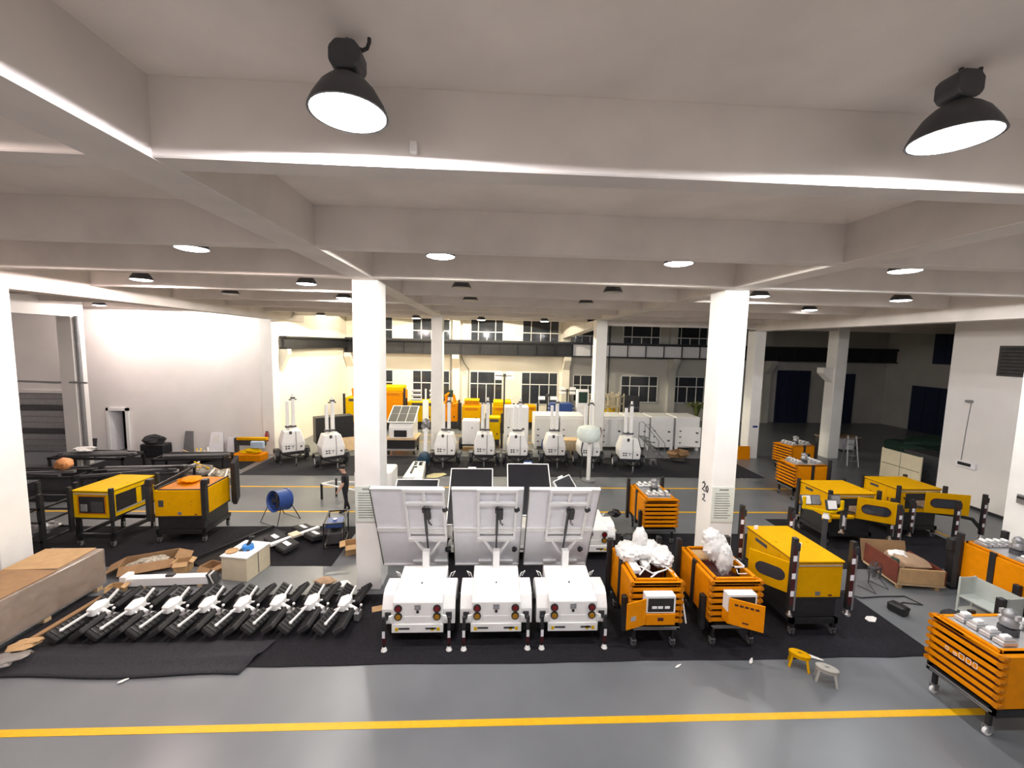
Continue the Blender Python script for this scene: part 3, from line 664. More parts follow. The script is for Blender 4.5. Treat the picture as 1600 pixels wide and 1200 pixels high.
# floodlight fixture with yellow bracket behind the front generator
t = thing('floodlight_mast', 'yellow bracket of small floodlights on a post behind the front generator', 'floodlight', (9.1, 10.35, 0))
B().cyl((0, 0, 0), (0, 0, 1.75), .06).cyl((0, 0, 0), (0, 0, .04), .22).go('mast', M_dk, t)
B().cyl((0, 0, 1.7), (0, 0, 1.85), .09, .05).go('swivel', M_paper, t)
B().bar((-.55, .12, 1.95), (.05, -.05, 1.88), .07, .05).bar((.05, -.05, 1.88), (.5, .08, 1.92), .07, .05).bar((-.55, .12, 1.92), (-.55, .12, 2.25), .06).bar((.5, .08, 1.9), (.5, .08, 2.15), .06).go('bracket', M_lem, t)
for px, py, pz, ms in ((-.2, .15, 2.0, M_gry), (.15, .0, 1.92, M_paper), (-.46, .16, 2.0, M_paper), (.42, .2, 1.98, M_gry)):
    l = B(TR(px, py, pz) @ RX(-.3)).box(-.14, .14, -.04, .04, 0, .27, .01).go('flood_lamp', M_dk, t); B(TR(px, py, pz) @ RX(-.3)).box(-.12, .12, -.045, -.04, .03, .25).go('lens', ms, l)
# ================================================================== WHITE LIGHT TOWERS
def tower():
    t = thing('light_tower', 'x', 'light tower', group='compact white light towers in the middle row')
    def ring(z, w, d, y0): return [(-w, y0, z), (w, y0, z), (w, y0+d, z), (-w, y0+d, z)]
    a, b_, c = ring(.55, .5, 1.0, 0), ring(1.0, .54, 1.06, -.02), ring(1.6, .38, .8, .08)
    q = B(); v, f = q.add(a+b_+c, [(3, 2, 1, 0), (8, 9, 10, 11)]+[(i+o, (i+1) % 4+o, (i+1) % 4+o+4, i+o+4) for o in (0, 4) for i in range(4)]); q._bev(f, .03)
    q.go('hood', M_white, t)
    B().prism([(-.03, .6), (-.05, 1.0), (.055, 1.58), (.075, 1.58), (-.03, 1.0), (-.01, .6)], 'x', .12, .14).go('hood_seam', M_dk, t)
    B().box(-.16, -.04, .05, .09, 1.45, 1.6).go('vent', M_dk, t)
    for px in (-.36, -.24):
        for pz in (.72, .83): B().box(px, px+.08, -.025, .0, pz, pz+.06).go('socket', M_dk, t)
    B().box(-.09, .06, -.022, .0, .84, .87).box(-.03, .0, -.022, .0, .74, .84).go('latch', M_gry, t)
    B().box(.32, .4, -.03, .0, .76, .84).go('latch', M_dk, t)
    B().box(-.12, .14, .3, .6, 1.6, 1.66, .02).go('roof_hatch', M_white, t)
    m_ = B().box(-.2, -.06, .62, .76, 1.5, 3.05, .008).box(.06, .22, .6, .78, 1.5, 3.2, .008).go('mast', M_white, t)
    B().box(.04, .24, .58, .8, 3.18, 3.26).box(-.05, .32, .66, .72, 3.1, 3.16).go('mast_head', M_dk, m_)
    B().cyl((.14, .69, 3.26), (.14, .69, 3.42), .06).go('mast_cap', M_white, m_)
    B().box(-.24, .26, .56, .82, 1.7, 1.78).go('mast_clamp', M_dk, m_)
    B().box(-.5, .5, -.05, 1.05, .42, .55).bar((-.4, 0, .45), (0, -.75, .45), .07).bar((.4, 0, .45), (0, -.75, .45), .07).box(-.75, .75, .45, .55, .38, .46).go('chassis', M_blk, t)
    for s in (-1, 1):
        wheel((s*.68, .5, .3), .3, .17, t, M_offw)
        B().prism([(.12, .4), (.2, .62), (.35, .68), (.65, .68), (.8, .62), (.88, .4), (.82, .4), (.62, .64), (.38, .64), (.18, .4)], 'x', *sorted((s*.57, s*.8))).go('mudguard', M_blk, t)
        j = B().cyl((s*.6, -.05, .05), (s*.6, -.05, .7), .03).cyl((s*.6, -.05, 0), (s*.6, -.05, .05), .08).go('jack', M_blk, t)
        B().cyl((s*.6, -.05, .05), (s*.6, -.05, .2), .04).go('jack_sleeve', M_silver, j)
    B().cyl((0, -.7, .08), (0, -.7, .6), .035).go('drawbar_jack', M_gry, t)
    wheel((0, -.7, .08), .08, .05, t, M_alu)
    return t
TW = tower()
tw = [(-10.0, 20.9, .6, 'compact white light tower farthest left, beside the fire extinguisher wall'), (-7.7, 20.1, .6, 'compact white light tower standing before the plywood sheet, left of the first column'),
      (-2.35, 20.5, 0, 'compact white light tower in front of the second-row column, left one'), (-.35, 20.6, 0, 'compact white light tower in front of the small grey cabinet trailer'),
      (1.35, 20.5, 0, 'compact white light tower in front of the tall narrow white cabinet'), (3.3, 20.6, 0, 'compact white light tower beside the blue cable reel'),
      (5.08, 20.5, 0, 'compact white light tower half behind the pale round lamp balloon'), (7.0, 20.0, -.1, 'compact white light tower rightmost in the row, before the rolling stairs')]
for i, (x, y, rz, lab) in enumerate(tw):
    if i == 0: TW['label'] = lab; TW.location = (x, y, 0); TW.rotation_euler = (0, 0, rz)
    else: dup(TW, lab, (x, y, 0), rz)
# the one the worker is standing at, mostly behind the first column
t = thing('tool_trailer', 'white box trailer with tow frame that the worker stands at', 'trailer', (-5.1, 15.9, 0))
B().box(-.1, 1.3, -.4, .7, .5, 1.25, .05).go('box_body', M_white, t); B().box(.2, .5, .0, .3, 1.25, 1.28).go('lid_handle', M_dk, t); B().box(.55, .75, -.41, -.4, .62, .8).go('socket', M_dk, t)
B().bar((-.1, -.3, .5), (-1.5, .05, .62), .05).bar((-.1, .6, .5), (-1.3, .35, .6), .05).bar((-1.5, .05, .62), (-1.15, .4, .62), .05).go('tow_frame', M_white, t)
B().bar((-1.5, .05, .0), (-1.5, .05, .62), .07).bar((-1.05, .35, .0), (-1.05, .35, .75), .06).go('prop_stand', M_blk, t)
wheel((.45, -.45, .33), .33, .18, t, M_white, 'y'); wheel((.45, .75, .33), .33, .18, t, M_white, 'y')
# ================================================================== WHITE CABINETS
def cabinet(label, x0, x1, y, h, d=1.6, ajar=False, name='battery_cabinet'):
    t = thing(name, label, 'cabinet', ((x0+x1)/2, y, 0), 0, 'white steel cabinets in a row'); w = (x1-x0)/2
    B().box(-w, w, 0, d, .18, h, .02).go('body', M_white, t)
    for s in (-1, 1):
        for yy in (.0, d-.15): B().box(*sorted((s*w, s*(w-.16))), yy, yy+.15, 0, .2).go('foot', M_white, t)
    D = TR(-w+.1, -.01, 0) @ RZ(radians(-14)) if ajar else TR(-w+.06, -.012, 0)
    dd = B(D).box(0, 2*w-.14, -.012, .01, .3, h-.16 if not ajar else h-.55, .005).go('cabinet_door', M_white, t)
    for pz in (.45, .8, 1.15): B(D).box(.1, .22, -.03, -.012, pz*h/2, pz*h/2+.06).go('hinge', M_dk, dd)
    for pz in (.55, 1.08): B(D).box(2*w-.42, 2*w-.28, -.03, -.012, pz*h/2, pz*h/2+.09).go('lock', M_dk, dd)
cabinet('white steel cabinet left of the row, behind the blue cable reel', 2.55, 4.0, 24.0, 2.05, 1.5)
cabinet('white steel cabinet next to the column, behind the lamp balloon', 4.08, 5.5, 24.0, 2.05, 1.5)
cabinet('white steel cabinet directly right of the second-row column', 6.5, 7.95, 24.0, 2.05)
cabinet('white steel cabinet behind the rolling stairs', 8.1, 9.5, 24.0, 2.05)
cabinet('white steel cabinet right of the rolling stairs, doors shut', 9.6, 11.0, 24.0, 2.05)
cabinet('white steel cabinet with its door standing ajar, last in the row', 11.15, 12.6, 24.0, 2.05, ajar=True)
cabinet('tall narrow white cabinet behind the light towers, higher than its neighbours', .72, 2.05, 22.5, 2.75, 1.0)
t = thing('cabinet_trailer', 'small grey cabinet on wheels behind the light towers', 'cabinet', (-1.2, 23.6, 0))
B().box(-.5, .5, 0, .8, .35, 1.75, .02).go('body', M_offw, t); B().box(-.44, .44, -.012, 0, .45, 1.65).go('cabinet_door', M_offw, t); B().box(.05, .1, -.03, -.012, 1.3, 1.38).go('lock', M_dk, t)
wheel((-.6, .4, .33), .33, .2, t, M_dk); wheel((.6, .4, .33), .33, .2, t, M_dk); B().box(-.5, .5, .05, .75, .25, .36).go('chassis', M_blk, t)
# solar roofed box on a plywood base
t = thing('solar_box', 'white equipment box with sloping solar roof on plywood trolley', 'equipment box', (-4.95, 22.4, 0))
B().prism([(0, .95), (0, 1.55), (.2, 1.75), (1.5, 2.35), (1.5, .95)], 'x', -.65, .65, .02).go('body', M_white, t)
p = B(TR(0, .05, 1.83) @ RX(radians(24.5))).box(-.75, .75, -.05, 1.6, 0, .05, .008).go('solar_roof', M_white, t)
for i in range(3):
    for k in range(2): B(TR(0, .05, 1.83) @ RX(radians(24.5))).box(-.7+i*.475, -.25+i*.475, .0+k*.78, .76+k*.78, .05, .056).go('cell_block', M_cell, p)
B().box(-.38, .32, -.03, 0, 1.02, 1.4, .02).go('grille', M_blk, t); B().box(-.85, .85, -.15, 1.5, .88, .95).go('plywood_base', M_ply, t)
B().box(-.75, .75, 0, 1.4, .35, .88).go('trolley_frame', M_blk, t); B().box(-.8, .8, -.1, 0, .28, .36).go('lower_rail', M_alu, t)
for sx in (-.7, .7):
    for yy in (.15, 1.25): wheel((sx, yy, .17), .17, .1, t, M_gry)
# ================================================================== MACHINES ALONG THE FAR WALL
def machine(label, x, y, W, L, h, m, top=None, z0=.55, fins=False):
    t = thing('light_plant', label, 'machine', (x, y, 0), 0, 'machines along the far wall')
    B().box(-W/2, W/2, 0, L, z0, h, .03).go('housing', m, t); B().box(-W/2+.05, W/2-.05, .05, L, .12, z0).go('skid', M_blk, t)
    for s in (-1, 1): B().box(*sorted((s*(W/2+.03), s*(W/2+.15))), -.05, .1, 0, h+.25).go('corner_post', M_blk, t)
    B().box(-W*.35, W*.35, -.012, 0, h-.28, h-.1).go('vent', M_orgd if m is not M_lem else M_dk, t)
    B().box(W*.2, W*.3, -.02, 0, z0+.3, z0+.42).go('handle', M_maroon, t)
    if top == 'tray':
        B().box(-W*.42, W*.42, .1, L-.1, h, h+.12).go('top_tray', m, t); B().box(-W*.36, W*.36, .15, L-.15, h+.12, h+.36).go('upper_vent', M_orgd, t); B().box(-W*.4, W*.4, .12, L-.12, h+.36, h+.42).go('top_cover', m, t)
    if top == 'arms':
        B().tube([(-.3, .5, h), (-.35, .4, h+.5), (-.1, .4, h+.7), (.2, .5, h+.5), (.3, .5, h)], .12).go('folded_boom', M_org, t)
        B().box(-.15, .15, .3, .6, h+.4, h+.9, .04).go('boom_head', M_green, t)
    if top == 'lamps':
        for px in (-.25, .15): B().ball((px, .5, h+.35), .16).cyl((px, .5, h), (px, .5, h+.25), .04).go('globe_lamp', M_offw, t, True)
    if top == 'lid': B().box(-W*.45, W*.45, .1, L-.05, h, h+.35, .05).go('upper_box', M_lem, t)
    return t
machine('yellow machine with two round vents beside the end wall, left of the first column', -9.45, 28.9, 1.5, 1.6, 2.3, M_lem, 'arms')
machine('tall orange machine showing right beside the first column', -7.0, 28.8, 1.6, 1.6, 2.75, M_org, 'lid')
machine('lemon yellow machine below the folded white flood lights', -5.0, 29.3, 2.0, 1.5, 2.0, M_lem)
machine('orange machine with folded boom, partly behind the second-row column', -3.0, 29.5, 1.1, 1.5, 1.9, M_org, 'arms')
machine('orange machine with stacked vents on top, right of the second-row column', -1.45, 29.0, 1.35, 1.5, 1.75, M_yel, 'tray')
machine('orange machine carrying the tall mast of four floodlights', .75, 29.2, 1.45, 1.5, 1.75, M_yel, 'lid')
machine('yellow locker-like machine left of the tall narrow cabinet', .15, 24.2, .75, .8, 1.85, M_lem, None, .5)
machine('yellow tank machine peeking out right of the tall narrow cabinet', 2.75, 29.6, 1.0, 1.2, 1.75, M_yel)
# tall light mast with four floods
def flood_mast(label, x, y, h, n=2, z0=0):
    t = thing('flood_mast', label, 'light tower', (x, y, 0))
    B().cyl((0, 0, z0), (0, 0, h), .06).cyl((0, 0, h), (0, 0, h+.15), .1).go('mast', M_dk, t)
    B().box(-.5, .5, -.02, .02, h-.04, h+.02).go('cross_arm', M_dk, t)
    for s in (-1, 1):
        for k in range(n): B(TR(s*.42, -.05, h-.15+k*.33) @ RX(-.3)).box(-.24, .24, -.06, .06, -.13, .13, .02).go('flood_lamp', M_offw, t)
    if z0 == 0: B().box(-.4, .4, -.3, .3, 0, .25).go('base', M_blk, t)
flood_mast('tall mast with four floodlights crossing the far window', .85, 28.6, 4.0, 2)
flood_mast('shorter mast with two floodlights right of the tall four-lamp mast', 3.95, 28.9, 2.6, 1)
flood_mast('low pair of dark floodlights before the right far window, over the blue tank', 6.0, 32.4, 2.6, 2)
t = thing('folded_floodlight', 'white frame of folded flood lights above the lemon yellow machine', 'floodlight', (-4.6, 28.6, 0))
B().box(-.2, .2, -.1, .1, 0, 2.2, .01).go('white_post', M_white, t); B().box(-.05, .05, -.05, .05, 2.2, 3.0).go('mast', M_white, t)
for s in (-1, 1):
    for k in range(3): B(TR(s*.62, 0, 2.25+k*.3) @ RX(-.7)).box(-.35, .35, -.12, .12, -.04, .04, .01).go('flood_lamp', M_offw, t)
t = thing('blue_tank', 'blue ribbed tank box standing above the white cabinets', 'tank', (4.75, 27.6, 0))
B().box(-.75, .75, 0, .9, .9, 2.25, .03).go('tank_body', M_blue, t); B().box(-.7, .7, .05, .85, 0, .9).go('stand', M_dk, t)
for i in range(5):
    for s in (-1, 1): B().box(*sorted((s*.75, s*.9)), .1, .2, 1.0+i*.25, 1.1+i*.25).go('rib', M_blue, t)
t = thing('switch_cabinet', 'tall grey switch panel between blue tank and yellow cage', 'cabinet', (6.25, 27.8, 0))
B().box(-.4, .4, 0, .5, .0, 3.2, .01).go('body', M_offw, t); B().box(-.3, .3, -.012, 0, 2.3, 3.05).go('screen', M_green, t); B().box(-.2, .2, -.012, 0, 1.9, 2.1).go('nameplate', M_paper, t)
def cage(label, x0, x1, y, h):
    t = thing('wire_cage', label, 'rack', ((x0+x1)/2, y, 0)); w = (x1-x0)/2
    for i in range(5):
        for yy in (0, 1.2): B().box(-w+i*w/2-.04, -w+i*w/2+.04, yy, yy+.08, 0, h-(.2 if i % 2 else 0)).go('upright', M_beige, t)
    for z in (.5, 1.2, 1.9, h-.25):
        for yy in (0, 1.2): B().box(-w, w, yy, yy+.07, z, z+.07).go('cross_rail', M_beige, t)
    B().bar((-w, 0, 1.9), (w*.4, 0, h), .07).go('brace', M_beige, t)
    B().box(-w+.2, w-.2, .2, 1.1, .1, 1.6).go('contents', M_lem, t)
cage('yellow cage of beige battens left of the second-row column', 6.2, 8.9, 28.5, 2.9); cage('narrow beige cage rack right of the second-row column', 8.7, 9.9, 30.2, 2.7)
t = thing('dark_rack', 'dark metal rack standing in the shade right of the beige cage', 'rack', (10.7, 31, 0)); B().box(-.7, .7, 0, .8, 0, 2.4, .02).go('frame', M_dk, t)
for z in (.8, 1.5): B().box(-.65, .65, -.02, 0, z, z+.05).go('shelf_edge', M_gry, t)
# ================================================================== FLOOR MATS
def fmat(label, x0, x1, y0, y1, m, h=.012, z=.004, seed=1, cat='floor mat'):
    rnd = random.Random(seed); b = B(); n = max(4, int((x1-x0)/.5)); 
    bot = [(x0+(x1-x0)*i/n, y0+rnd.uniform(-.02, .02)) for i in range(n+1)]; top = [(x0+(x1-x0)*i/n, y1+rnd.uniform(-.03, .03)) for i in range(n, -1, -1)]
    b.prism(bot+top, 'z', z, z+h); return one('floor_mat', b, m, label, cat, group='dark mats on the floor')
fmat('long charcoal mat under the front row of trailers, carts and lamp heads', -9.6, 9.25, 7.46, 9.72, M_mat, seed=2)
fmat('charcoal mat under the rear row of trailers and the column cart', -2.3, 8.9, 9.78, 12.95, M_mat, seed=3)
fmat('charcoal mat under the two left generator sets and crossed lamp head', -14, -4.35, 11.05, 13.5, M_mat, seed=4)
fmat('wide slate carpet under the row of compact light towers', -11.5, 13.3, 18.85, 22.2, M_mat2, seed=5)
fmat('dark mat under the pair of generator sets by the right wall', 10.1, 15.3, 10.75, 14.1, M_mat, seed=6)
fmat('dark mat under the steel scrap at the left wall', -19.2, -11.9, 15.6, 21.6, M_mat, seed=7)
# folded mat lying on the front left corner
b = B(); nx, ny = 40, 10; vs = []; rnd = random.Random(4)
for i in range(nx+1):
    for j in range(ny+1):
        u_, v_ = i/nx, j/ny; x = -9.45+u_*5.1-.25*(1-v_)*(u_ > .85); y = 7.26+v_*.85+.04*sin(9*u_)*(1-v_)
        z = .024+.07*math.exp(-((v_-.5-.05*sin(5*u_))/.12)**2)*(.6+.4*sin(7*u_+1))+.03*abs(sin(14*u_+3*v_))*(u_ > .75)*v_
        vs.append((x, y, z))
fs = [(i*(ny+1)+j, (i+1)*(ny+1)+j, (i+1)*(ny+1)+j+1, i*(ny+1)+j+1) for i in range(nx) for j in range(ny)]
b.add(vs, fs)
o = one('folded_mat', b, M_mat2, 'rumpled grey mat folded over at the front left edge', 'floor mat', smooth=True)
md = o.modifiers.new('solid', 'SOLIDIFY'); md.thickness = .012; md.offset = 1
# ================================================================== FLOODLIGHT HEADS ON THE FLOOR
def lamp_head():
    t = thing('floodlight_cluster', 'x', 'floodlight', group='floodlight heads laid out in a row')
    for sx in (-1, 1):
        for sy in (-1, 1):
            D = TR(sx*.185, sy*.47+.02*sx, .17) @ RY(sx*radians(-34)) @ RZ(radians(-5*sx*sy))
            l = B(D).box(-.135, .135, -.34, .34, -.05, .06, .02).go('flood_lamp', M_rub, t)
            h = B(D)
            for k in range(6): h.box(-.12, .12, -.28+k*.105, -.25+k*.105, .06, .075)
            h.go('heat_sink', M_blk, l)
            B().bar((sx*.2, sy*.2, .2), (sx*.04, sy*.1, .26), .03).go('lamp_yoke', M_white, t)
    B().prism([(-.08, -.2), (.07, -.22), (.14, -.04), (.12, .15), (.0, .22), (-.13, .1)], 'z', .2, .37, .02).go('centre_bracket', M_white, t)
    B().bar((-.02, -.16, .3), (-.08, -.72, .3), .035).go('swing_rod', M_white, t)
    B().bar((.04, .16, .3), (.09, .42, .44), .04).go('tie_rod', M_white, t)
    B().ball((-.08, -.73, .3), .035).go('rod_end', M_white, t, True)
    B().cyl((.06, -.03, .28), (.32, -.12, .22), .04).go('stub_axle', M_white, t)
    B().box(.3, .42, -.24, -.05, .02, .2, .01).bar((.36, -.12, .2), (.44, -.16, .34), .03).go('foot_plate', M_gry, t)
    B().ball((.44, -.16, .36), .03).go('knob', M_white, t, True)
    return t
LH = lamp_head(); ords = ['first', 'second', 'third', 'fourth', 'fifth', 'sixth', 'seventh']
for i, (x, y) in enumerate(((-8.5, 8.86), (-7.75, 8.9), (-7.0, 8.93), (-6.25, 8.95), (-5.5, 8.95), (-4.75, 9.0), (-4.0, 9.0), (-3.25, 8.95))):
    lab = 'black four-lamp floodlight head with white bracket, %s in the row from the cardboard crate' % (ords[i] if i < 7 else 'eighth')
    if i == 0: LH['label'] = lab; LH.location = (x, y, .016); LH.rotation_euler = (0, 0, .06)
    else: dup(LH, lab, (x, y, .016), .06-i*.02)
t = thing('floodlight_cluster', 'crossed four-lamp floodlight head with pale label plates, alone on the mat', 'floodlight', (-5.95, 12.4, .016), radians(-38))
for sx in (-1, 1):
    for sy in (-1, 1):
        D = TR(sx*.36, sy*.42, .16) @ RX(sy*-.15)
        l = B(D).box(-.26, .26, -.24, .24, -.08, .08, .03).go('flood_lamp', M_rub, t); B(D).box(-.16, .16, -.06, .06, .08, .09).go('label_plate', M_offw, l)
B().box(-.07, .07, -.75, .75, .16, .24, .01).go('main_arm', M_white, t); B().box(-.2, .12, -.14, .14, .2, .27, .01).go('junction_box', M_beige, t)
# ================================================================== LEFT FLOOR ITEMS
t = thing('drum_fan', 'blue drum fan on folding tube legs by the yellow floor line', 'fan', (-7.2, 14.0, 0), radians(60))
B(TR(0, 0, .72) @ RY(pi/2+.12)).lathe([(.31, .24), (.31, -.2), (.345, -.24), (.365, -.25), (.365, -.2), (.35, -.19), (.35, .19), (.365, .2), (.365, .25), (.31, .24)], n=32).go('drum', M_blue, t, True)
gq = B()
for r_ in (.08, .16, .24):
    for k in range(20):
        a0, a1 = 2*pi*k/20, 2*pi*(k+1)/20; gq.bar((-.22, r_*1.3*cos(a0), .7+r_*1.3*sin(a0)), (-.22, r_*1.3*cos(a1), .7+r_*1.3*sin(a1)), .008)
gq.go('guard', M_dk, t)
for k in range(4):
    B(TR(-.1, 0, .71) @ RX(k*pi/2)).prism([(.03, -.02), (.28, -.12), (.28, .08), (.03, .03)], 'x', -.01, .01).go('blade', M_dk, t)
for s in (-1, 1):
    B().tube([(s*.18, -.33, .6), (s*.42, -.45, 0), (s*.42, .45, 0), (s*.18, .33, .6)], .016).go('leg_frame', M_blk, t)
t = thing('portable_generator', 'small generator in an open black tube frame beside the first column', 'generator', (-4.75, 12.5, .016), radians(12))
for sx in (-1, 1):
    for sy in (-1, 1): B().box(sx*.28-.02, sx*.28+.02, sy*.5-.02, sy*.5+.02, 0, .78).go('upright', M_blk, t)
for z in (.0, .74):
    B().box(-.3, .3, -.52, -.48, z, z+.04).box(-.3, .3, .48, .52, z, z+.04).box(-.3, -.26, -.5, .5, z, z+.04).box(.26, .3, -.5, .5, z, z+.04).go('frame_ring', M_blk, t)
B().box(-.22, .22, -.4, .4, .06, .42, .03).lump((0, .1, .5), (.18, .25, .15), 2).go('engine', M_dk, t); B().box(-.24, .24, -.45, .1, .6, .72, .02).go('fuel_tank', M_blue, t); B().cyl((0, -.2, .72), (0, -.2, .79), .06).go('tank_cap', M_silver, t)
def carton(label, x, y, rz, w, d, h, m=None, flaps=True, z=0, lean=25):
    m = m or M_card; t = thing('carton', label, 'cardboard box', (x, y, z), rz, 'cartons on the workshop floor')
    B().box(-w/2, w/2, -d/2, -d/2+.012, 0, h).box(-w/2, w/2, d/2-.012, d/2, 0, h).box(-w/2, -w/2+.012, -d/2, d/2, 0, h).box(w/2-.012, w/2, -d/2, d/2, 0, h).box(-w/2, w/2, -d/2, d/2, 0, .012).go('tray', m, t)
    if flaps:
        a = radians(lean)
        for s in (-1, 1):
            B(TR(0, s*d/2, h) @ RX(-s*a-s*.3)).box(-w/2+.01, w/2-.01, *sorted((0, s*d*.4)), -.006, .006).go('flap', m, t)
            B(TR(s*w/2, 0, h) @ RY(s*a)).box(*sorted((0, s*w*.3)), -d/2+.01, d/2-.01, -.006, .006).go('flap', m, t)
    else: B().box(-w/2, w/2, -d/2, d/2, h, h+.01).go('lid', m, t)
    return t
t = carton('open brown carton holding scraps, between crate and white box', -9.15, 11.05, radians(25), 1.15, .6, .26)
B().lump((0, 0, .16), (.4, .2, .1), 3, amp=.3).go('scraps', M_trash, t)
carton('small upright carton in front of the lidless generator set', -8.15, 10.85, radians(15), .35, .3, .3, M_cardl)
carton('small flattened carton touching the white box side', -7.35, 10.75, radians(-20), .4, .35, .22)
carton('small pale carton at the end of the white lying beam', -9.0, 9.86, radians(10), .3, .25, .2, M_cardl)
carton('open carton with raised flaps at the foot of the first column', -4.0, 11.85, radians(20), .5, .4, .3, M_cardl, lean=10)
carton('torn carton of wrapping under the white cabinets at right', 10.7, 22.6, radians(30), .9, .6, .35)
t = thing('packing_crate', 'large tan packing crate wrapped in cling film at the left edge', 'crate', (-10.15, 8.85, 0), radians(-2))
B().box(-.62, .62, -1.3, 1.3, .14, .98, .01).go('carton_body', M_card, t); B().box(-.64, .64, -1.32, 1.32, .1, .99, .02).go('cling_film', M_film, t)
B().box(-.6, .58, -1.25, .3, .995, 1.005).go('top_flap', M_card, t); B(RZ(.08)).box(-.58, .55, .32, 1.26, .993, 1.01).go('top_flap', M_cardl, t)
for s in (-1, 0, 1): B().box(-.62, .62, s*1.15-.07, s*1.15+.07, 0, .1).go('pallet_block', M_ply, t)
one('sheet_roll', B().box(-.05, .05, -.7, .75, 0, .05, .01), M_card, 'long brown board lying along the crate on the mat', 'board', (-9.2, 8.9, .02), radians(-4))
one('yellow_carton_scrap', B().lump((0, 0, .06), (.25, .16, .07), 5, amp=.3), M_cardl, 'crumpled yellow-brown cardboard beside the wrapped crate', 'scrap', (-9.05, 7.95, .1), .4)
one('film_scrap', B().lump((0, 0, .05), (.35, .2, .06), 9, amp=.35), M_film, 'clear film heap at the lower left picture edge', 'scrap', (-9.0, 7.5, .13), .3, smooth=True)
t = thing('white_beam', 'white steel mast section lying behind the row of lamp heads', 'steel beam', (-7.9, 10.18, 0), radians(3))
B().box(-1.0, .85, -.1, .1, .05, .25, .008).go('beam_tube', M_white, t); B().box(-1.15, -1.0, -.14, .14, .05, .32, .01).go('end_plate', M_white, t); B().box(-.15, .02, -.06, .06, .25, .3).go('clamp', M_dk, t)
for i in range(3): B(TR(.9+i*.06, .0, .12) @ RY(-.4)).box(-.012, .012, -.11, .11, -.06, .2).go('fin', M_paper if i % 2 else M_dk, t)
B().box(-.7, -.6, -.1, .1, 0, .05).box(.6, .7, -.1, .1, 0, .05).go('chock', M_ply, t)
t = thing('white_workbox', 'cream box cabinet with blue tool and round tray on top', 'cabinet', (-6.45, 10.75, 0), radians(-10))
B().box(-.36, .36, -.42, .42, .0, .62, .01).go('body', M_beige, t, label='cream painted body'); B().box(-.38, .38, -.44, .44, .62, .655, .006).go('top', M_paper, t); B().box(.355, .366, -.03, -.01, .04, .6).go('door_gap', M_dk, t)
t = thing('blue_tool', 'blue round machine tool on top of the cream box', 'tool', (-6.4, 10.75, .655))
B().cyl((0, 0, 0), (0, 0, .11), .15, .13, 20).go('motor_case', M_sky, t, True); B().bar((.0, .0, .1), (.06, .1, .26), .06).box(-.02, .12, .06, .14, .22, .3, .01).go('handle', M_blk, t); B().box(-.15, .1, -.14, -.05, 0, .04).go('foot_plate', M_dk, t)
one('round_tray', B().lathe([(.12, 0), (.15, .035), (.145, .035), (.115, .008)], n=18), M_cardl, 'round tan tray on top of the cream box', 'tray', (-6.72, 10.6, .655))
one('paper_bag', B().lump((0, 0, .08), (.22, .14, .09), 4, amp=.25), M_paper, 'white bag flap lying against the first column foot', 'bag', (-3.7, 9.98, .0), .5)
one('tan_bag', B().lump((0, 0, .09), (.26, .16, .09), 6, amp=.25), M_tan, 'tan cloth bundle between the last lamp heads and the column', 'bag', (-4.2, 10.15, .0), .2)
one('yellow_card', B().box(-.15, .15, -.1, .1, 0, .01), M_cardl, 'small yellow card lying left of the first white trailer', 'card', (-2.55, 9.15, .017), .3)
# black framed trolley by the left pillar and steel scrap along the left wall
t = thing('black_trolley', 'black open-frame trolley between left pillar and yellow generator set', 'trolley', (-13.1, 12.2, .016))
for sx in (-1, 1):
    for sy in (-1, 1): B().box(sx*.55-.05, sx*.55+.05, sy*.5-.05, sy*.5+.05, .1, 1.75).go('upright', M_blk, t)
for z in (.35, .9, 1.3): B().box(-.58, .58, -.55, -.49, z, z+.05).box(-.58, .58, .49, .55, z, z+.05).box(-.58, -.52, -.5, .5, z, z+.05).box(.52, .58, -.5, .5, z, z+.05).go('frame_ring', M_blk, t)
B().lump((0, 0, .55), (.4, .35, .18), 8, amp=.3).go('engine_parts', M_gry, t)
for sx in (-1, 1):
    for sy in (-1, 1): B().cyl((sx*.55-.03, sy*.5, .06), (sx*.55+.03, sy*.5, .06), .06, n=12).go('caster_wheel', M_rub, t)
def frame_table(label, x, y, rz, w, d, h):
    t = thing('steel_workbench', label, 'steel frame', (x, y, .016), rz, 'dark steel frames along the left wall')
    for sx in (-1, 1):
        for sy in (-1, 1): B().box(sx*(w/2-.05)-.04, sx*(w/2-.05)+.04, sy*(d/2-.05)-.04, sy*(d/2-.05)+.04, 0, h).go('leg', M_blk, t)
    B().box(-w/2, w/2, -d/2, -d/2+.08, h-.1, h).box(-w/2, w/2, d/2-.08, d/2, h-.1, h).box(-w/2, -w/2+.08, -d/2, d/2, h-.1, h).box(w/2-.08, w/2, -d/2, d/2, h-.1, h).go('top_frame', M_blk, t)
    rnd = random.Random(int(x*10))
    for k in range(4):
        yy = -d/2+.15+k*(d-.3)/3.3; B(TR(0, yy, h+.05) @ RZ(rnd.uniform(-.15, .15))).box(-w/2*rnd.uniform(.6, 1.05), w/2*rnd.uniform(.6, 1.1), -.06, .06, -.045, .05).go('steel_profile', rnd.choice((M_dk, M_blk, M_gry)), t)
frame_table('dark steel frame table nearest the left pillar, stacked with profiles', -17.6, 16.7, .05, 3.0, 1.2, .75)
frame_table('dark steel frame table in the middle of the left wall scrap', -14.3, 17.1, .22, 3.4, 1.1, .72)
frame_table('dark steel frame table farthest back before the shutter door', -17.9, 19.2, .0, 3.2, 1.2, .8)
frame_table('dark steel frame table below the leaning grey boards', -14.1, 19.8, .12, 3.0, 1.0, .6)
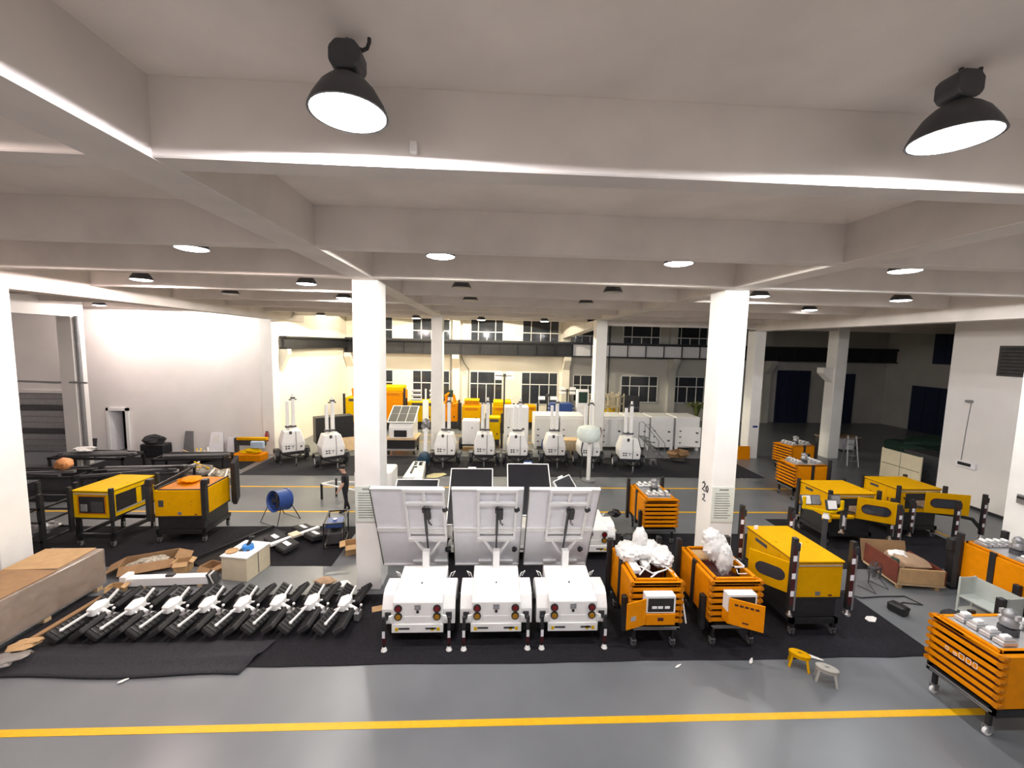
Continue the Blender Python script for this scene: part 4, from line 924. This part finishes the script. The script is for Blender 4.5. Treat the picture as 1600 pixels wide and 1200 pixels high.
one('orange_bag', B().lump((0, 0, .22), (.3, .25, .24), 3, amp=.2), mat('peach_plastic', (.75, .32, .12), .5), 'crumpled orange plastic bag on the left steel frames', 'bag', (-16.9, 16.7, .9), smooth=True)
one('white_cloth', B().lump((0, 0, .12), (.45, .25, .12), 7, amp=.4), M_paper, 'crumpled white cloth on the steel frames below the dark board', 'cloth', (-18.4, 19.1, .95), smooth=True)
one('dark_board', B(RX(-.12)).box(-.55, .55, -.02, .02, 0, 1.0), M_dk, 'dark square board leaning behind the left steel frames', 'board', (-20.6, 21.4, 0))
t = thing('black_machine', 'black lumpy machine against the pale left wall', 'machine', (-17.4, 21.8, 0)); B().box(-.6, .6, -.3, .3, 0, .7, .05).go('base', M_blk, t); B().lump((-.1, 0, .85), (.5, .3, .3), 5, amp=.25).go('engine_cover', M_rub, t)
for i, (x, w, h_, a, m_, lab) in enumerate(((-16.1, .5, 1.25, .14, M_gry, 'tall grey board leaning on the left wall, leftmost of three'), (-14.7, .75, 1.2, .2, M_offw, 'grey board with white sheet leaning on the left wall, middle of three'), (-13.9, .4, .95, .12, M_offw, 'short pale board leaning on the left wall, nearest the orange crate'))):
    t = thing('leaning_board', lab, 'board', (x, 22.2, 0)); B(RX(-a)).prism([(-w/2*1.1, 0), (w/2*1.1, 0), (w/2*.8, h_), (-w/2*.8, h_)], 'y', -.02, .02).go('board_sheet', m_, t)
    if i == 1: B(RX(-a)).box(-.18, .15, -.035, -.02, .65, 1.05).go('white_sheet', M_paper, t)
for i, (x, y, z, sx, m_, lab) in enumerate(((-13.2, 18.6, .02, .7, M_film, 'heap of clear film and white tubing below the leaning boards'), (-11.6, 17.9, .02, .5, M_trash, 'heap of mixed scrap behind the lidless generator set'), (-14.6, 21.0, .02, .6, M_trash, 'grey-green scrap heap at the foot of the leaning boards'))):
    rnd = random.Random(i+20); t = thing('scrap_heap', lab, 'scrap', (x, y, z))
    B().lump((0, 0, .25), (sx, sx*.7, .26), i+3, amp=.35).go('heap', m_, t)
    for k in range(6):
        a = rnd.uniform(0, 3.1); p = Vector((rnd.uniform(-.4, .4), rnd.uniform(-.3, .3), .45)); d = Vector((cos(a), sin(a), rnd.uniform(-.3, .3)))*.45
        B().bar(p-d, p+d, .05).go('stick', rnd.choice((M_paper, M_ply, M_lem, M_offw)), t)
t = thing('orange_crate', 'orange bin with pale blue film beside the left wall end', 'crate', (-12.4, 21.3, 0))
B().box(-.75, .75, -.35, .35, 0, .35, .02).go('bin', M_org, t); B().lump((.1, 0, .45), (.5, .25, .15), 3, amp=.25).go('yellow_parts', M_lem, t); B().box(-.85, .7, .2, .3, .7, 1.05).box(-.85, -.7, .15, .35, 0, 1.1).go('grey_rail', M_dk, t); B().box(-.7, .8, .1, .34, 1.0, 1.12).go('yellow_bar', M_yel, t); B().box(.1, .75, -.1, .08, .62, .98, .03).go('blue_film', mat('pale_blue_film', (.45, .58, .75), .3), t)
one('wooden_pallet', B().box(-.5, .5, -.35, -.2, .1, .13).box(-.5, .5, -.08, .08, .1, .13).box(-.5, .5, .2, .35, .1, .13).box(-.5, -.4, -.35, .35, 0, .1).box(-.05, .05, -.35, .35, 0, .1).box(.4, .5, -.35, .35, 0, .1), M_ply, 'small pallet of wood behind the left generator sets', 'pallet', (-11.9, 16.4, .016), .3)
one('black_sheet', B().box(-.35, .35, -1.2, 1.2, 0, .03).box(-.35, -.3, -1.2, 1.2, .03, .12), M_blk, 'long black tray lying beside the lidless generator set', 'tray', (-7.35, 12.1, .017), radians(-28))
# ================================================================== PERSON
def person():
    P_ = [((0, 0, .95), .125), ((.02, 0, 1.12), .12), ((.0, 0, 1.32), .15), ((-.02, 0, 1.43), .10), ((-.06, 0, 1.5), .055), ((-.10, 0, 1.60), .092), ((-.105, 0, 1.68), .085),
          ((.0, .09, .88), .095), ((-.05, .1, .5), .066), ((.1, .1, .09), .042), ((-.04, .1, .045), .04), ((-.11, .1, .035), .03),
          ((.0, -.09, .88), .095), ((.06, -.1, .5), .066), ((.0, -.1, .09), .042), ((-.14, -.1, .045), .04), ((-.21, -.1, .035), .03),
          ((-.02, .19, 1.37), .06), ((-.02, .24, 1.1), .047), ((-.2, .22, .93), .036), ((-.26, .21, .88), .034),
          ((-.02, -.19, 1.37), .06), ((.0, -.24, 1.1), .047), ((-.15, -.24, .9), .036), ((-.2, -.23, .84), .034)]
    E_ = [(0, 1), (1, 2), (2, 3), (3, 4), (4, 5), (5, 6), (0, 7), (7, 8), (8, 9), (9, 10), (10, 11), (0, 12), (12, 13), (13, 14), (14, 15), (15, 16), (2, 17), (17, 18), (18, 19), (19, 20), (2, 21), (21, 22), (22, 23), (23, 24)]
    for h, sy in ((20, 1), (24, -1)):                      # fingers and thumb
        c = Vector(P_[h][0])
        for k in range(4):
            P_.append((tuple(c+Vector((-.03, sy*(-.02+k*.014), -.05))), .012)); a = len(P_)-1; E_.append((h, a))
            P_.append((tuple(c+Vector((-.02, sy*(-.02+k*.014), -.085+.008*abs(k-1)))), .009)); E_.append((a, a+1))
        P_.append((tuple(c+Vector((-.045, sy*-.03, -.02))), .012)); E_.append((h, len(P_)-1))
    me = bpy.data.meshes.new('body_cage'); me.from_pydata([p for p, r in P_], E_, []); o = bpy.data.objects.new('body_cage', me); COL.objects.link(o)
    sk = o.modifiers.new('skin', 'SKIN'); sk.use_smooth_shade = True; o.modifiers.new('sub', 'SUBSURF').levels = 2
    for i, (p, r) in enumerate(P_): me.skin_vertices[0].data[i].radius = (r, r)
    me.skin_vertices[0].data[0].use_root = True
    dg = bpy.context.evaluated_depsgraph_get(); dg.update(); nm = bpy.data.meshes.new_from_object(o.evaluated_get(dg)); bpy.data.objects.remove(o)
    nm.name = 'person'
    for m_ in (M_skin, M_shirt, M_blk): nm.materials.append(m_)
    for p in nm.polygons:
        c = p.center; p.use_smooth = True
        arm = abs(c.y) > .17
        p.material_index = 2 if c.z < .09 else 1 if c.z < .98 and not arm else (0 if (arm and c.z < 1.18) or c.z > 1.475 else 1)
    pz = bpy.data.objects.new('person', nm); COL.objects.link(pz)
    tag(pz, 'person in black shirt and trousers walking beside the first column', 'person'); pz.location = (-5.25, 14.72, -.012)
    h = B().lump((-.085, 0, 1.69), (.105, .092, .085), 2, amp=.05); h.go('hair', M_hair, pz, True)
    B().prism([(-.185, 1.62), (-.225, 1.585), (-.185, 1.58)], 'y', -.014, .014).go('nose', M_skin, pz)
    for s in (-1, 1): B().ball((-.09, s*.092, 1.6), .028, 8, (.6, .4, 1)).go('ear', M_skin, pz, True); B().ball((-.18, s*.035, 1.625), .011, 8).go('eye', M_hair, pz, True)
    B().box(-.19, -.182, -.025, .025, 1.548, 1.556).go('mouth', M_maroon, pz)
person()
# ================================================================== RIGHT FLOOR ITEMS
def stool(label, x, y, rz, m):
    t = thing('low_stool', label, 'stool', (x, y, 0), rz, 'plastic stools'); n = 14
    pts = [(.17*cos(2*pi*k/n)*1.1, .11*sin(2*pi*k/n)) for k in range(n)]
    B().prism(pts, 'z', .25, .29, .01).go('seat', m, t); B().box(-.03, .03, -.012, .012, .289, .292).go('grip_hole', M_dk, t)
    B().prism([(p[0]*.95, p[1]*.95) for p in pts], 'z', .21, .25).go('apron', m, t)
    for sx in (-1, 1):
        for sy in (-1, 1): B().bar((sx*.12, sy*.07, .22), (sx*.16, sy*.1, 0), .04).go('leg', m, t)
stool('yellow plastic stool in front of the bright generator set', 6.13, 7.27, radians(-35), M_yel); stool('grey plastic stool touching the yellow stool', 6.38, 6.9, radians(-35), mat('stone_grey_plastic', (.34, .33, .30), .6))
def scrap(label, x, y, rz, w, d, m=None):
    b = B(); ring = [(-w, -d*.4), (-w*.2, -d), (w, -d*.2), (w*.9, d*.5), (0, d), (-w*.8, d*.6)]
    b.prism(ring, 'z', 0, .01); return one('paper_scrap', b, m or M_paper, label, 'scrap', (x, y, .018), rz)
scrap('white paper strip on the mat beside the yellow stool', 6.55, 7.5, -.6, .22, .05); scrap('white stick of tape before the first wrapped mast cart', 3.72, 7.3, .5, .09, .02)
scrap('white strip on the mat edge before the second wrapped cart', 5.25, 7.4, .8, .1, .03); scrap('white triangular paper right of the front generator, by the mat edge', 8.9, 8.6, .3, .16, .1)
scrap('white scrap on the folded mat at front left', -6.55, 7.17, .7, .08, .03); scrap('tiny white scrap near the rumpled mat corner', -4.75, 7.75, .4, .05, .03)
scrap('yellow sheet lying behind the rear trailers before the light towers', -2.55, 18.9, .5, .5, .35, mat('pale_yellow_sheet', (.62, .56, .30), .8)); scrap('white wrapper beside the orange box left of the lying white tower', -5.05, 19.7, .4, .16, .14)
carton('flat orange-brown carton on the carpet right of the first column', -4.95, 19.2, .1, .5, .25, .1, M_cardl, False, .016)
t = thing('parcel_bin', 'red and tan parcel bin on a low dolly, heaped with wrapped goods', 'bin', (11.35, 10.1, 0), radians(-8))
B().box(-.6, -.57, -.4, .75, .15, .72, .005).go('side_board', M_brick, t); B().box(-.55, .55, -.42, -.38, .18, .58, .01).go('front_board', M_cardl, t); B().box(-.6, .6, -.4, .75, .12, .18).go('dolly_base', M_ply, t); B(TR(0, .78, .15) @ RX(-.25)).box(-.6, .6, -.01, .02, 0, .62).go('back_board', M_card, t)
B().box(.57, .6, -.4, .75, .15, .55).go('side_board', M_brick, t)
B().lump((.05, .15, .52), (.48, .42, .2), 6, amp=.25).go('wrapped_goods', M_tan, t, True); B().lump((-.1, .25, .68), (.22, .18, .08), 7, amp=.3).go('white_wrapping', M_paper, t, True); B().lump((-.3, .05, .55), (.14, .14, .1), 8, amp=.3).go('dark_parcel', M_green, t, True)
for sx in (-1, 1):
    for sy in (-.3, .6): B().box(sx*.45-.05, sx*.45+.05, sy-.05, sy+.05, 0, .12).go('block_foot', M_cardl, t)
t = thing('standing_fan', 'grey cage fan on a low stand left of the parcel bin', 'fan', (10.15, 9.85, 0), radians(20))
for yy in (-.05, .05):
    fr = B()
    for r_, k in [(r_, k) for r_ in (.06, .12, .18, .23) for k in range(18)]:
        a0, a1 = 2*pi*k/18, 2*pi*(k+1)/18; fr.bar((r_*cos(a0), yy, .5+r_*sin(a0)), (r_*cos(a1), yy, .5+r_*sin(a1)), .008)
    fr.go('guard', M_dk, t)
B().cyl((0, -.03, .5), (0, .14, .5), .06).go('motor', M_dk, t)
for k in range(4): B(TR(0, 0, .5) @ RY(k*pi/2)).prism([(.03, -.03), (.2, -.07), (.21, .05), (.03, .03)], 'y', -.006, .006).go('blade', M_gry, t)
for s in (-1, 1): B().tube([(s*.25, .0, .5), (s*.26, 0, .2), (s*.28, -.2, .01), (s*.28, .22, .01)], .014).go('stand_tube', M_dk, t)
t = thing('black_stand', 'black work stand with white pads between parcel bin and steel trolley', 'stand', (12.5, 10.0, 0))
B().box(-.12, .12, -.12, .12, .0, 1.0, .02).go('post', M_blk, t); B().box(-.2, .12, -.1, .1, .95, 1.3, .03).go('head', M_blk, t); B().box(-.3, .3, -.25, .25, 0, .08).go('base', M_blk, t)
for z in (.9, 1.1): B().box(-.06, .02, -.14, -.12, z, z+.08).go('label_plate', M_paper, t)
B().bar((.1, -.03, .62), (.55, -.12, .55), .1).go('arm', M_blk, t); B(TR(.2, 0, .8)).prism([(-.04, 0), (.1, 0), (.06, .25), (-.04, .32)], 'y', -.02, .02).go('white_pad', M_paper, t)
t = thing('steel_trolley', 'pale grey steel trolley with back panel and one shelf', 'trolley', (11.4, 8.35, 0), radians(94))
for sx in (-1, 1):
    for yy in (-.2, .2): B().box(sx*.42-.02, sx*.42+.02, yy-.02, yy+.02, .1, .95).go('leg', M_sage, t)
B().box(-.44, .44, -.22, .22, .48, .51).go('shelf', M_sage, t); B().box(-.44, .44, -.22, .22, .16, .19).go('shelf', M_sage, t); B().box(-.42, .42, -.215, -.2, .51, .93).go('back_panel', M_sage, t)
for sx in (-1, 1): B().box(*sorted((sx*.42, sx*.44)), -.2, .2, .51, .93).go('end_panel', M_sage, t); B().cyl((sx*.42, -.21, .05), (sx*.42, -.18, .05), .05).cyl((sx*.42, .18, .05), (sx*.42, .21, .05), .05).go('caster_pair', M_rub, t)
B().tube([(-.44, -.18, .5), (-.58, -.16, .5), (-.62, 0, .48), (-.58, .16, .45), (-.44, .18, .45)], .012).go('push_handle', M_sage, t)
one('work_lamp', B().box(-.12, .12, -.18, .18, 0, .22, .04).box(-.02, .02, -.22, -.18, .18, .24), M_blk, 'small black work lamp lying on the mat with its cable', 'work lamp', (9.8, 8.85, .0), .3)
one('power_cable', B().tube([(9.9, 9.06, .03), (10.3, 9.2, .02), (10.7, 9.1, .02), (10.6, 9.45, .02), (10.0, 9.45, .02), (9.4, 9.4, .02), (8.9, 9.8, .02)], .014), M_blk, 'black cable winding on the floor behind the small work lamp', 'cable')
one('black_sack', B().lump((0, 0, .2), (.22, .16, .2), 3, amp=.2), M_rub, 'black sack standing in front of the steel trolley', 'bag', (10.55, 8.35, .0), smooth=True)
t = thing('yellow_disc_lamp', 'pale warning lamp on a round base left of the column cart', 'lamp', (4.05, 13.2, 0)); B().cyl((0, 0, 0), (0, 0, .04), .22, n=20).go('base', M_paper, t); B().cyl((0, 0, .04), (0, 0, .5), .06, .04).go('stem', M_beige, t); B().lump((.15, 0, .62), (.2, .14, .14), 3).go('lamp_body', M_blk, t)
one('black_post_lamp', B().cyl((0, 0, 0), (0, 0, .55), .05).lump((0, 0, .6), (.2, .14, .09), 5, amp=.2), M_blk, 'short black post lamp between rear trailer and column cart', 'lamp', (4.05, 11.5, .016))
# wall and column fittings
def board(label, x, y, z0, z1, w):
    t = thing('notice_board', label, 'notice board', (x, y, 0), 0, 'inspection boards on the columns')
    B().box(0, w, -.02, 0, z0, z1).go('sheet', M_sign, t); rnd = random.Random(int(x*7))
    B().box(w*.3, w*.72, -.024, -.02, z1-.09, z1-.05).go('heading', M_ink, t); n = 11
    for k in range(n):
        z = z1-.16-k*(z1-z0-.22)/n; B().box(w*.12, w*rnd.uniform(.7, .92), -.023, -.02, z-.022, z).go('text_line', M_ink, t)
board('printed rule board on the column behind the wrapped mast carts', 5.645, 9.92, 1.78, 2.7, .58); board('printed rule board on the first column, behind the slanted panel', -3.3, 9.92, 1.78, 2.68, .58)
def scribble(label, pts_list, loc, rz=0):
    t = thing('handwritten_mark', label, 'marking', loc, rz)
    for pts in pts_list: B().tube(pts, .014, 5).go('stroke', M_blk, t)
S2 = [(-.1, 0, .1), (-.04, 0, .16), (.03, 0, .12), (0, 0, .03), (-.1, 0, -.06), (.05, 0, -.08)]; S0 = [(.09, 0, .05), (.14, 0, .1), (.19, 0, .03), (.16, 0, -.07), (.1, 0, -.05), (.09, 0, .05)]
scribble('black handwritten number on the side of the right-hand column', [S2, S0, [(-.06, 0, -.2), (.02, 0, -.16), (.02, 0, -.26), (-.06, 0, -.33), (.08, 0, -.33)]], (5.628, 10.28, 2.55), -pi/2)
t = thing('switch_box', 'grey switch box sketched with cables on the left pillar', 'switch box', (-12.0, 9.92, 2.35)); B().box(-.13, .13, -.06, 0, 0, .2, .01).go('box', M_offw, t); B().tube([(-.1, -.03, .2), (-.05, -.04, .26), (.1, -.04, .3)], .02).go('conduit', M_blk, t); B().tube([(0, -.02, 0), (.03, -.02, -.12), (.08, -.02, -.05)], .01).go('wire', M_blk, t)
t = thing('switch_box', 'dark switch box on the pillar at the right picture edge', 'switch box', (14.59, 10.2, 2.15), pi/2*-1); B().box(-.15, .15, -.08, 0, 0, .25, .01).go('box', M_gry, t); B().box(-.13, .1, -.1, -.08, .14, .2).go('breaker', M_blk, t)
t = thing('wall_heater', 'slim grey fuse rail mounted low on the right wall', 'fuse box', (19.4, 15.5, 1.6)); B().box(-.1, 0, -.35, .35, 0, .22, .01).go('rail_case', M_offw, t); B().box(-.13, -.1, -.2, .25, .08, .2).go('fuse_row', M_blk, t)
t = thing('wall_camera', 'small wall camera with conduit on the right wall', 'camera', (19.4, 15.6, 4.3)); B().box(-.28, -.05, -.05, .05, -.04, .06, .01).box(-.06, 0, -.04, .04, -.05, .05).go('camera_body', M_gry, t); B().tube([(-.02, .02, -.05), (-.02, .08, -1.2), (-.02, .12, -2.45)], .015).go('conduit', M_gry, t)
t = thing('vent_grille', 'dark square grille high on the right wall', 'vent', (19.4, 14.2, 5.4)); B().box(-.05, 0, -.7, .7, 0, 1.15).go('frame', M_dk, t)
for k in range(8): B().box(-.07, -.05, -.62, .62, .08+k*.13, .14+k*.13).go('slat', M_blk, t)
one('beam_sensor', B().box(-.03, .03, -.05, 0, -.05, .05, .01), M_paper, 'small white sensor box on the first cross beam', 'sensor', (-.67, 3.58, 7.78))
def extinguisher(label, x, y, z, rz=0):
    t = thing('fire_extinguisher', label, 'fire extinguisher', (x, y, z), rz, 'fire extinguishers'); B().lathe([(.02, 0), (.08, .02), (.085, .38), (.06, .46), (.025, .5)], n=16).go('cylinder', M_red, t, True); B().box(-.03, .07, -.02, .02, .5, .56).go('valve', M_blk, t); B().tube([(.06, 0, .53), (.13, 0, .45), (.12, 0, .2)], .012).go('hose', M_blk, t); B().box(-.04, .04, .07, .12, .2, .26).go('bracket', M_gry, t)
extinguisher('red fire extinguisher on the wall end left of the light towers', -12.0, 22.2, .75); extinguisher('red fire extinguisher hanging on the second-row column', 6.0, 22.23, 1.15)
t = thing('cable_reel', 'blue cable reel standing before the white cabinets', 'cable reel', (3.3, 22.9, .0), radians(25)); B(TR(0, 0, .5) @ RY(pi/2)).lathe([(.44, -.25), (.44, -.2), (.3, -.19), (.3, .19), (.44, .2), (.44, .25), (.05, .25)], n=24).go('reel', M_blue, t, True); B().box(-.28, .28, -.35, .35, 0, .08).go('stand', M_offw, t)
t = thing('rolling_stairs', 'grey rolling stairs with handrails in front of the white cabinets', 'stairs', (8.75, 22.2, 0), radians(8))
for k in range(5): B().box(-.35+k*.2, -.1+k*.2, -.3, .3, 1.2-k*.25, 1.24-k*.25).go('step', M_gry, t)
for s in (-1, 1):
    B().bar((-.4, s*.32, 1.25), (.85, s*.32, .05), .05).go('stringer', M_gry, t); B().tube([(-.4, s*.32, 0), (-.4, s*.32, 2.0), (-.15, s*.32, 2.0), (.85, s*.32, .9), (.85, s*.32, .05)], .02).go('handrail', M_gry, t)
    B().bar((-.4, s*.32, 1.0), (-.1, s*.32, .05), .03).go('brace', M_gry, t)
one('black_basin', B().lathe([(.3, 0), (.42, .1), (.4, .1), (.28, .02)], n=20), M_rub, 'flat black basin on the carpet before the white cabinets', 'basin', (10.2, 21.6, .016)); stool('small grey metal stool on the carpet right of the last light tower', 8.6, 21.0, 0, M_gry)
t = thing('wood_crate', 'pale wooden crate with tan lid between light towers', 'crate', (4.35, 22.3, 0)); B().box(-.4, .4, -.35, .35, 0, .95, .01).go('crate_body', M_beige, t); B().box(-.45, .45, -.4, .4, .95, 1.05).go('lid', M_ply, t)
for k in range(3): B().box(-.3+k*.22, -.2+k*.22, -.37, -.35, .05, .9).go('batten', M_ply, t)
t = thing('lamp_balloon', 'pale round balloon lamp on a white post in front of the light towers', 'balloon lamp', (4.45, 18.3, 0)); B().lathe([(.05, 1.85), (.42, 1.9), (.52, 2.05), (.54, 2.3), (.48, 2.5), (.3, 2.56), (.02, 2.58)], n=24).go('balloon', mat('pale_mint_fabric', (.72, .80, .76), .6), t, True); B().cyl((.05, 0, .06), (.05, 0, 1.9), .09).go('post', M_white, t); B().cyl((.05, 0, 0), (.05, 0, .06), .3, n=18).go('base', M_gry, t); B().tube([(-.25, .05, 1.8), (-.3, .1, 1.4), (-.22, .05, 1.0), (-.32, .1, .5), (-.3, .05, .1)], .03).go('coiled_cable', M_blk, t)
one('white_tower_lying', B().prism([(-.42, -1.2), (.42, -1.2), (.3, 1.2), (-.3, 1.2)], 'z', .0, .45, .02), M_white, 'white tower section lying on the floor behind the rear trailers', 'mast section', (-3.4, 18.5, .016), .05)
for k, (a, b_) in enumerate(((-.12, .9), (.12, .9), (-.12, .6), (.12, .55), (-.05, .2), (.1, .75))): B().box(a-.07, a+.07, b_-.04, b_+.04, .45, .5).go('slot', M_blk, bpy.data.objects['white_tower_lying'])
B().box(-.18, -.1, -.7, .3, .45, .5).go('slot', M_blk, bpy.data.objects['white_tower_lying'])
t = thing('blue_pump', 'dark blue pump unit with upright pole left of the second-row column', 'pump', (-3.35, 20.3, .016)); B().lump((0, 0, .4), (.3, .3, .36), 4, amp=.2).go('pump_body', mat('petrol_blue', (.015, .05, .09), .5), t, True); B().bar((.0, .3, 0), (.05, .3, 2.0), .16).go('pole', M_offw, t); B().lump((.05, .3, 2.1), (.22, .14, .28), 7, amp=.3).go('pole_head', M_gry, t)
t = thing('flat_case', 'large black upright case behind the two left light towers', 'case', (-8.9, 23.3, 0), radians(35)); B().box(-1.0, 1.0, -.35, .35, .55, 2.0, .03).go('case_body', M_blk, t); B().box(-.8, .8, -.3, .3, 0, .55).go('stand', M_gry, t)
one('plywood_sheet', B(RX(-.5)).box(-.8, .8, -.02, .02, 0, .75), M_ply, 'tan plywood sheet tilted between the two left light towers', 'board', (-8.0, 21.75, .35), .5)
t = thing('black_rails', 'bundle of black rails beside the yellow machine, left of the first column', 'rails', (-7.6, 24.4, 0), .5)
for k in range(4): B(TR(-.4+k*.25, 0, .5) @ RX(.35)).box(-.09, .09, -.9, .9, 0, .12).go('rail', M_blk if k % 2 else M_dk, t)
B().box(-.6, .6, -.4, .4, 0, .55).go('rail_stand', M_dk, t)
t = thing('blue_clamp', 'blue clamp block on the drawbar of the tower before the tall cabinet', 'tool', (1.85, 19.95, .016)); B().lump((0, 0, .25), (.26, .18, .22), 5, amp=.25).go('clamp_body', M_blue, t); B().box(-.05, .05, -.05, .05, .4, .55).go('clamp_handle', M_blk, t)
one('orange_board', B(RX(-.1)).box(-.35, .35, -.02, .02, 0, .75), M_org, 'orange panel leaning at the right second-row column', 'panel', (14.3, 22.15, .0)); one('blue_plate', B().box(-.14, .14, -.015, 0, -.06, .06), M_blue, 'small blue plate on the right second-row column', 'sign', (14.95, 22.35, 1.85))
# dark bay at right
t = thing('partition_screen', 'beige folding screen of four panels with dark joints', 'screen', (19.5, 17.3, 0))
for k in range(2):
    for q in range(2): B().box(-.03, .03, .06+k*.92, .95+k*.92, .08+q*.72, .77+q*.72).go('panel', M_beige, t)
for yy in (0, .95, 1.87): B().box(-.025, .025, yy, yy+.06, 0, 1.52).go('stile', M_beige if yy != .95 else M_gry, t)
t = thing('green_stack', 'dark green covered pile behind the beige screen', 'pile', (24.6, 21.0, 0)); B().box(-2.2, 2.2, -1.2, 1.2, 0, 1.3, .15).lump((0, 0, 1.3), (1.9, 1.0, .4), 3, amp=.15).go('cover', M_green, t); 
one('dark_locker', B().box(-.7, .7, -1.2, 1.2, 0, 1.45, .02), M_dk, 'dark low locker behind the beige screen by the right wall', 'locker', (21.2, 17.9, 0))
t = thing('step_ladder', 'aluminium step ladder right of the slim far column', 'ladder', (19.6, 20.9, 0), radians(-25))
for s in (-1, 1): B().bar((s*.25, 0, 0), (s*.18, .45, 1.6), .05).go('rail', M_alu, t); B().bar((s*.25, .95, 0), (s*.18, .5, 1.6), .04).go('rear_rail', M_gry, t)
for k in range(5): B().box(-.22, .22, .08+k*.08-.04, .08+k*.08+.06, .28+k*.28, .31+k*.28).go('tread', M_gry, t)
t = thing('dim_bench', 'dim workbench with boxes in the unlit bay', 'workbench', (21.8, 24.5, 0)); B().box(-1.2, 1.2, -.4, .4, .85, .92).go('top', M_tan, t); B().box(-.9, -.1, -.3, .3, .92, 1.4, .02).go('box', M_card, t); B().box(.1, .9, -.3, .3, .1, .8).go('white_tub', M_offw, t)
for sx in (-1, 1): B().box(sx*1.1-.04, sx*1.1+.04, -.35, .35, 0, .85).go('leg', M_dk, t)
t = thing('potted_palm', 'dim potted palm before the far dark window', 'plant', (16.2, 31.5, 0)); B().lathe([(.25, 0), (.35, .5), (.3, .5), (.22, .05)], n=16).go('pot', M_dk, t)
for k in range(12):
    a = 2*pi*k/12; D = Vector((cos(a), sin(a), 0)); r_ = .8+.25*(k % 3)
    b = B(); side = Vector((-sin(a), cos(a), 0)); c0, c1, c2, c3 = Vector((0, 0, .5)), D*.25*r_+Vector((0, 0, 1.5)), D*.8*r_+Vector((0, 0, 1.9)), D*1.3*r_+Vector((0, 0, 1.5))
    b.add([c0+side*.02, c1+side*.1, c2+side*.12, c3, c2-side*.12, c1-side*.1, c0-side*.02], [(0, 1, 5, 6), (1, 2, 4, 5), (2, 3, 4)]); b.go('frond', mat('dim_frond', (.10, .12, .03), .6), t)
